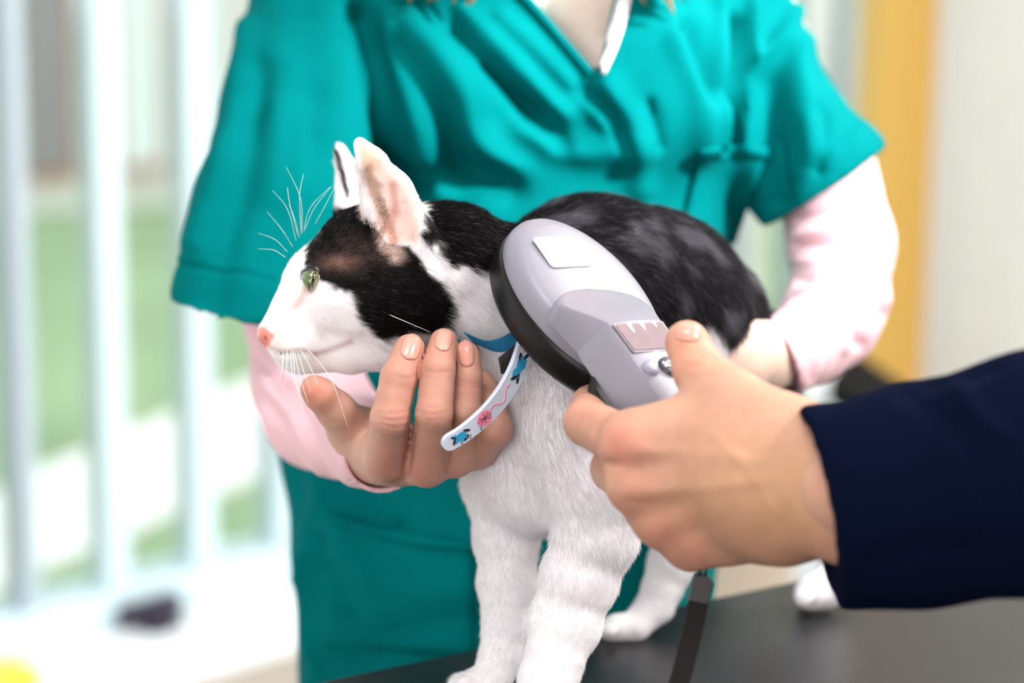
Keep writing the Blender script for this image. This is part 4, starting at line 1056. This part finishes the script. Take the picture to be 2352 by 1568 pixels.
# lanyard
hend = sc_(.115, .0045 + sh(.115), .004)
c1 = at(1613, 1322, .995)
bq = BM()
for e in (-.0012, .0012):
    S_ = spline([hend + vv * e, at(1617, 1285, .992) + RT * e, c1 + RT * e], 10); bq.tube(S_, .0006, 6)
bq.build('lanyard_cord', M['strap'], scan, smooth=True)
def slab(pxs, d0, d1, th, m, name, bev):
    V = [at(x, y, d0 + (d1 - d0) * (y - pxs[0][1]) / max(1, pxs[-1][1] - pxs[0][1])) for x, y in pxs]; q = len(V)
    V = V + [v + FW * th for v in V]
    bq = BM(); bq.add(V, [tuple(range(q)), tuple(range(q, 2 * q))[::-1]] + [(i, (i + 1) % q, (i + 1) % q + q, i + q) for i in range(q)])
    return bq.build(name, m, scan, bevel=bev)
slab([(1598, 1318), (1624, 1318), (1640, 1340), (1627, 1390), (1580, 1380), (1592, 1330)], .995, .995, .0045, M['clip'], 'lanyard_clip', .0006)
S_ = spline([(1605, 1378, .997), (1590, 1450, .999), (1568, 1540, 1.0), (1540, 1640, 1.0), (1530, 1760, .995)], 30)
Pw = at(S_[:, 0], S_[:, 1], S_[:, 2])
bq = BM(); bq.ribbon(Pw, RT * .985 - UP * .17 * 1, .0085, -FW, .0022); bq.build('lanyard_strap', M['strap'], scan, label='black woven wrist strap')

# ------------------------------------------------------------------ collar with printed rubber strap
M['blueweb'] = mat('blue_webbing', srgb(20, 120, 168), .7, bump=.7, bscale=1400, wave='X', bdist=.0006)
M['rubber'] = mat('pale_blue_rubber', srgb(196, 206, 222), .45)
M['keeper'] = mat('black_leatherette', srgb(36, 32, 34), .6, bump=.3, bscale=1500)
M['pblue'] = mat('print_blue', srgb(46, 146, 192), .5); M['pblack'] = mat('print_black', srgb(38, 36, 42), .5); M['ppink'] = mat('print_pink', srgb(236, 134, 164), .5)
cl0 = at(1140, 795, 1.085)
col = thing('cat_collar', 'blue webbing cat collar with a pale printed strap end hanging loose', 'collar', tuple(cl0))
ring = [(1078, 776, 1.090), (1136, 795, 1.084), (1196, 768, 1.087), (1245, 690, 1.108), (1225, 600, 1.145), (1160, 560, 1.178), (1070, 650, 1.20), (985, 790, 1.185), (948, 862, 1.155), (960, 872, 1.128), (1010, 820, 1.108)]
S_ = spline(ring + ring[:3], 80)[:66]
Pw = at(S_[:, 0], S_[:, 1], S_[:, 2]); cen = Pw.mean(0); axn = at(1260, 860, 1.145) - at(1040, 640, 1.13); axn /= np.linalg.norm(axn)
nr_ = Pw - cen; nr_ -= np.outer(nr_ @ axn, axn); nr_ /= np.linalg.norm(nr_, axis=1)[:, None]
sd_ = np.tile(axn, (len(Pw), 1))
bq = BM(); bq.ribbon(Pw, sd_, .0075, nr_, .0018); bq.build('collar_band', M['blueweb'], col, smooth=False)
sp_ = spline([(1222, 742, 1.088, 40), (1210, 785, 1.082, 43), (1189, 846, 1.077, 43), (1158, 902, 1.072, 42), (1118, 950, 1.067, 40), (1068, 993, 1.062, 38), (1034, 1014, 1.060, 37)], 40)
Pw = at(sp_[:, 0], sp_[:, 1], sp_[:, 2]); Tn = np.gradient(Pw, axis=0); Tn /= np.linalg.norm(Tn, axis=1)[:, None]
face = -FW * .86 + RT * .42 - UP * .25; sd_ = np.cross(Tn, face); sd_ /= np.linalg.norm(sd_, axis=1)[:, None]; nr_ = np.cross(sd_, Tn)
wd = sp_[:, 3] / FPX * sp_[:, 2] * 1.14
# rounded tip
e_ = np.linspace(0, 1, 7)[1:]; tip = [Pw[-1] + Tn[-1] * wd[-1] * .5 * math.sin(a * math.pi / 2) for a in e_]; tw = [wd[-1] * max(.12, math.cos(a * math.pi / 2)) for a in e_]
bq = BM(); bq.ribbon(np.vstack([Pw, tip]), np.vstack([sd_] + [sd_[-1:]] * 6), np.concatenate([wd, tw]), np.vstack([nr_] + [nr_[-1:]] * 6), .0028)
stp_ = bq.build('printed_strap', M['rubber'], col, label='pale blue rubber strap printed with pink yarn and blue cats')
def on_strap(f, a, lift=.0016):
    """point on the strap: f along (0..1), a across in mm"""
    i = f * (len(Pw) - 1); k = int(min(i, len(Pw) - 2)); w_ = i - k
    return (Pw[k] * (1 - w_) + Pw[k + 1] * w_) + sd_[k] * a * .001 + nr_[k] * lift
def blob(f, a, rl, rw, m, name, ang=0., pts=None):
    """flat raised print on the strap; rl along and rw across in mm"""
    Lp = np.linalg.norm(np.diff(Pw, axis=0), axis=1).sum() * 1000
    pts = pts or [(math.cos(t), math.sin(t)) for t in np.linspace(0, 2 * math.pi, 18, endpoint=False)]
    ca, sa = math.cos(ang), math.sin(ang); q = len(pts)
    rl *= 1.25; rw *= 1.25
    pp = [(rl * x * ca - rw * y * sa, rl * x * sa + rw * y * ca) for x, y in pts]
    V = [on_strap(f + x / Lp, a + y, .0017) for x, y in pp] + [on_strap(f + x / Lp, a + y, .0012) for x, y in pp]
    bq = BM(); bq.add(V, [tuple(range(q)), tuple(range(q, 2 * q))[::-1]] + [(i, (i + 1) % q, (i + 1) % q + q, i + q) for i in range(q)])
    return bq.build(name, m, stp_)
def print_cat(f, s=1.):
    CATP = [(-1, .1), (-.8, .55), (-.3, .7), (.2, .55), (.6, .8), (1.1, .5), (.8, .1), (.9, -.5), (.3, -.35), (-.2, -.75), (-.8, -.6)]
    blob(f, .1 * s, 3.8, 2.6, M['pblue'], 'cat_print', 0., CATP)
    blob(f - .075, -1.2 * s, 1.5, .5, M['pblack'], 'cat_print_ear', .5); blob(f - .05, 1.7 * s, 1.6, .6, M['pblack'], 'cat_print_ear', -.3)
    blob(f + .07, .5 * s, 1.6, .55, M['pblack'], 'cat_print_tail', .6 * s); blob(f + .06, -1.4 * s, 1.7, .5, M['pblack'], 'cat_print_tail', -.4 * s)
print_cat(.33, 1.); print_cat(.90, -1.)
yb_ = blob(.70, 0, 2.7, 2.7, M['ppink'], 'yarn_ball')
def squig(f0, f1, amp, cyc, ph=0.):
    S_ = [on_strap(f0 + (f1 - f0) * t, amp * math.sin(cyc * t * 2 * math.pi + ph), .0015) for t in np.linspace(0, 1, 40)]
    bq = BM(); bq.tube(S_, .00032, 5); bq.build('yarn_thread', M['ppink'], stp_, smooth=True)
squig(.45, .66, 1.5, 1.4, .6); squig(.06, .24, 1.5, 1.2, .3)
for k, a in enumerate((.2, .9, 1.7, 2.5)):
    bq = BM(); bq.tube([on_strap(.70 + .07 * math.cos(a + t * 3.14) * .7, 2.3 * math.sin(a + t * 3.14) * .9, .00175) for t in (0, 1)], .00016, 4); bq.build('yarn_line', M['keeper'] if 0 else M['pblack'], stp_)
for f in (.74, .82, .90):
    bq = BM(); bq.tube([on_strap(f + .01 * math.sin(t * 5), -3.4 + 1.6 * t, .0015) for t in np.linspace(0, 1, 6)], .00018, 4); bq.build('worn_nick', M['pblack'], stp_)
slabk = [(1192, 784), (1201, 806), (1172, 852), (1151, 860), (1146, 832), (1144, 822)]
V = [at(x, y, 1.083 - .004 * (x < 1160)) for x, y in slabk]; q = len(V); V += [v + FW * .003 for v in V]
bq = BM(); bq.add(V, [tuple(range(q)), tuple(range(q, 2 * q))[::-1]] + [(i, (i + 1) % q, (i + 1) % q + q, i + q) for i in range(q)])
bq.build('strap_keeper', M['keeper'], col, bevel=.0005, label='black keeper loop')

# ------------------------------------------------------------------ the man holding the scanner
MO = np.array([-.03, -.20, 0]); mp = np.array([.64, .60, 0]) + MO
man = thing('person', 'person in a navy sweater whose hand grips the grey scanner', 'person', tuple(mp))
fm = Field(.010)
fm.ball((1640, 1090, .992), (200, 190, 78), k=.014)
fm.chain([(1800, 1040, .972, 105), (1640, 1010, .980, 85), (1445, 1022, .988, 64)], flat=.75, k=.010)
fm.chain([(1800, 1090, .972, 110), (1640, 1090, .980, 85), (1458, 1112, .988, 62)], flat=.75, k=.010)
fm.chain([(1800, 1150, .974, 110), (1660, 1160, .984, 80), (1518, 1190, .992, 60)], flat=.75, k=.010)
fm.chain([(1800, 1190, .978, 100), (1680, 1215, .988, 76), (1588, 1250, .996, 56)], flat=.75, k=.010)
fm.chain([(1790, 1100, .968, 185), (1870, 1105, .962, 168), (1980, 1130, .950, 172), (2300, 1100, .925, 200)], flat=.66, k=.014)
for a in ([(1445, 1022, .990, 62), (1350, 970, 1.022, 55), (1358, 930, 1.052, 46), (1430, 895, 1.064, 40)], [(1458, 1112, .990, 62), (1412, 1076, 1.030, 55), (1440, 1022, 1.058, 46), (1500, 985, 1.062, 40)],
          [(1518, 1190, .994, 60), (1486, 1170, 1.030, 52), (1510, 1110, 1.056, 45), (1560, 1070, 1.058, 40)], [(1588, 1250, .998, 56), (1556, 1240, 1.030, 48), (1575, 1180, 1.050, 42), (1620, 1140, 1.050, 37)]):
    fm.chain(a, k=.005)
fm.chain([(1780, 1000, .972, 100), (1672, 920, .985, 78), (1606, 852, 1.000, 60), (1580, 790, 1.006, 51), (1577, 782, 1.006, 47)], k=.006)
fm.chain([(1690, 960, .985, 62), (1560, 985, .990, 48), (1470, 1000, .990, 48)], k=.012)
MH = fm.mesh('hand', .0012)
groove(MH, [([(1560, 800), (1590, 806), (1626, 796)], 5, -.25), ([(1555, 818), (1590, 824), (1630, 812)], 6, -.35), ([(1560, 832), (1600, 838), (1640, 828)], 6, -.3), ([(1570, 826), (1610, 830)], 12, .5), ([(1585, 870), (1640, 862)], 6, -.3),
            ([(1420, 1020), (1450, 1030)], 42, 1.0), ([(1450, 1130), (1480, 1140)], 38, .8), ([(1500, 1215), (1530, 1222)], 34, .8), ([(1580, 1265), (1610, 1268)], 30, .6),
            ([(1470, 1075), (1520, 1072)], 26, -.9), ([(1490, 1165), (1560, 1155)], 26, -.9), ([(1540, 1235), (1600, 1220)], 22, -.8),
            ([(1480, 1035), (1600, 1040), (1740, 1060)], 16, .5), ([(1500, 1130), (1620, 1120), (1760, 1100)], 16, .5), ([(1640, 1000), (1720, 1080), (1780, 1180)], 14, .45), ([(1380, 1020), (1370, 990)], 8, -.4), ([(1385, 1062), (1420, 1066)], 9, -1.2), ([(1450, 1150), (1480, 1158)], 9, -.6)])
V, Nn = get_vn(MH); x, y, d = pix(V)
mb = np.array(srgb(196, 148, 126)); mr_ = srgb(202, 120, 104); my_ = srgb(188, 144, 106)
set_col(MH, skin_col(x, y, [(1425, 1025, 55, mr_, .55), (1465, 1130, 50, mr_, .3), (1520, 1215, 50, mr_, .4), (1590, 1265, 50, mr_, .35), (1350, 950, 50, mr_, .25), (1580, 800, 60, srgb(218, 146, 122), .55), (1740, 1120, 150, my_, .6), (1840, 1180, 110, my_, .5), (1600, 1150, 90, my_, .3)], mb, 9, V))
# head above the frame and the rest of the figure
f3 = Field(.02)
f3.wchain(np.array([[.66, .60, 1.56], [.65, .60, 1.44], [.64, .60, 1.36]]) + MO, [.056, .056, .07], .02)
hc_ = np.array([.65, .60, 1.68]) + MO; fwd = np.array([-.75, .6, -.15]); fwd /= np.linalg.norm(fwd); rsd = np.cross(fwd, [0, 0, 1]); rsd /= np.linalg.norm(rsd)
f3.wchain([hc_ + [0, 0, .03], hc_ + fwd * .03 + [0, 0, -.06]], [.088, .066], .02); f3.wchain([hc_ + fwd * .085 + [0, 0, .01], hc_ + fwd * .112 + [0, 0, -.025]], [.010, .014], .01)
for s in (-1, 1):
    f3.wchain([hc_ + rsd * .085 * s + [0, 0, -.02], hc_ + rsd * .088 * s + [0, 0, .015]], [.012, .016], .006); f3.wchain([hc_ + fwd * .098 + rsd * .031 * s + [0, 0, .012]] * 2, [.013, .013], .008, op='s')
f3.wchain([hc_ + fwd * .088 + rsd * .02 + [0, 0, -.062], hc_ + fwd * .088 - rsd * .02 + [0, 0, -.062]], [.008, .008], .006)
f3.wchain([at(1950, 1125, .95), at(2700, 1045, .892), at(3250, 1060, .845), np.array([.49, .64, 1.34]) + MO, MO + [.64, .60, 1.37]], [.024, .036, .040, .05, .06], .02)
HDM = f3.mesh('head', .005, smooth=3); V, _ = get_vn(HDM); set_col(HDM, np.tile(mb, (len(V), 1)))
mbody = join('body', [MH, HDM], man, M['skin_m'])
for s in (-1, 1):
    bb = bmesh.new(); bmesh.ops.create_uvsphere(bb, u_segments=16, v_segments=10, radius=.012)
    for v in bb.verts: v.co += Vector(hc_ + fwd * .086 + rsd * .031 * s + np.array([0, 0, .012]))
    me = bpy.data.meshes.new('eye'); bb.to_mesh(me); bb.free(); link('eye', me, man, M['eyew'])
fh_ = Field(.01); fh_.wchain([hc_ + [0, 0, .045] - fwd * .012, hc_ + [0, 0, .0] - fwd * .03], [.088, .08], .01)
M['dhair'] = mat('dark_hair', srgb(50, 38, 30), .5, noise=.3, nscale=200)
fh_.cut(hc_ + fwd * .055, fwd * .85 - np.array([0, 0, .5]), .2); link('hair', fh_.mesh('hair', .005), man, M['dhair'])
gx, gy = oval_grid((1581, 763), (3, -21), (31, 2), 9, .8)
lay_on('fingernail', bvh_of(MH), gx, gy, .0004, .001, M['nail'], man, dome=.0008)
# navy sweater
M['navy'] = mat('navy_rib_knit', srgb(8, 15, 36), .95, spec=.03, sheen=.0, bump=.12, bscale=300, wave='X', bdist=.0005)
fs = Field(.02)
fs.chain([(1800, 1165, .954, 222), (1850, 1165, .952, 228), (1960, 1160, .945, 238), (2100, 1140, .935, 256), (2400, 1085, .915, 282), (2800, 1040, .885, 315)], flat=.74, k=.012)
el = at(3250, 1060, .845); sh_ = np.array([.49, .64, 1.34]) + MO
fs.wchain([at(2750, 1045, .89), el, sh_], [.048, .052, .066], .02)
fs.wchain([sh_, MO + [.64, .60, 1.37], MO + [.80, .56, 1.35]], [.068, .075, .066], .03)
fs.wchain(MO + [[.58, .62, 1.28], [.60, .62, 1.0], [.62, .61, .86]], [.10, .10, .10], .03); fs.wchain(MO + [[.72, .58, 1.28], [.70, .59, 1.0], [.68, .60, .86]], [.10, .10, .10], .03)
fs.wchain(MO + [[.80, .56, 1.35], [.86, .52, 1.1], [.84, .50, .86]], [.064, .05, .04], .02)
fs.wchain([at(1650, 1120, .968), at(1900, 1125, .955), at(2080, 1130, .94)], [.027, .0285, .029], .001, op='s')
fs.cut(at(1876, 1165, .952), -RT * .975 - UP * .20 - FW * .05, .07)
SW = fs.mesh('sweater', .0026, smooth=3)
groove(SW, [([(2080, 900), (2160, 960), (2240, 1040)], 24, -2.), ([(2170, 850), (2230, 930), (2300, 1000)], 24, 2.5), ([(2130, 880), (2200, 870), (2280, 840)], 20, -2.5), ([(2000, 1300), (2120, 1260), (2260, 1270)], 26, -1.5)])
link('sweater', SW, man, M['navy'])
M['jeans'] = mat('dark_trousers', srgb(44, 48, 60), .8)
fl_ = Field(.03); h0 = np.array([.65, .60, .88]) + MO; fl_.wchain([h0, h0 + [0, 0, -.06]], [.12, .12], .03)
for s in (-1, 1): fl_.wchain([h0 + [s * .07, -s * .03, -.05], h0 + [s * .08, -s * .03, -.45], h0 + [s * .08, -s * .03, -.80]], [.088, .065, .052], .03)
link('trousers', fl_.mesh('trousers', .009), man, M['jeans'])
for s in (-1, 1):
    f = Field(.02); b_ = h0 + [s * .08, -s * .03, 0]; f.wchain([[b_[0], b_[1] - .02, .045], [b_[0] - .09, b_[1] + .08, .035]], [.042, .036], .02); f.cut([b_[0], b_[1], .001], [0, 0, -1], .4)
    link('shoe', f.mesh('shoe', .005), man, M['black'])
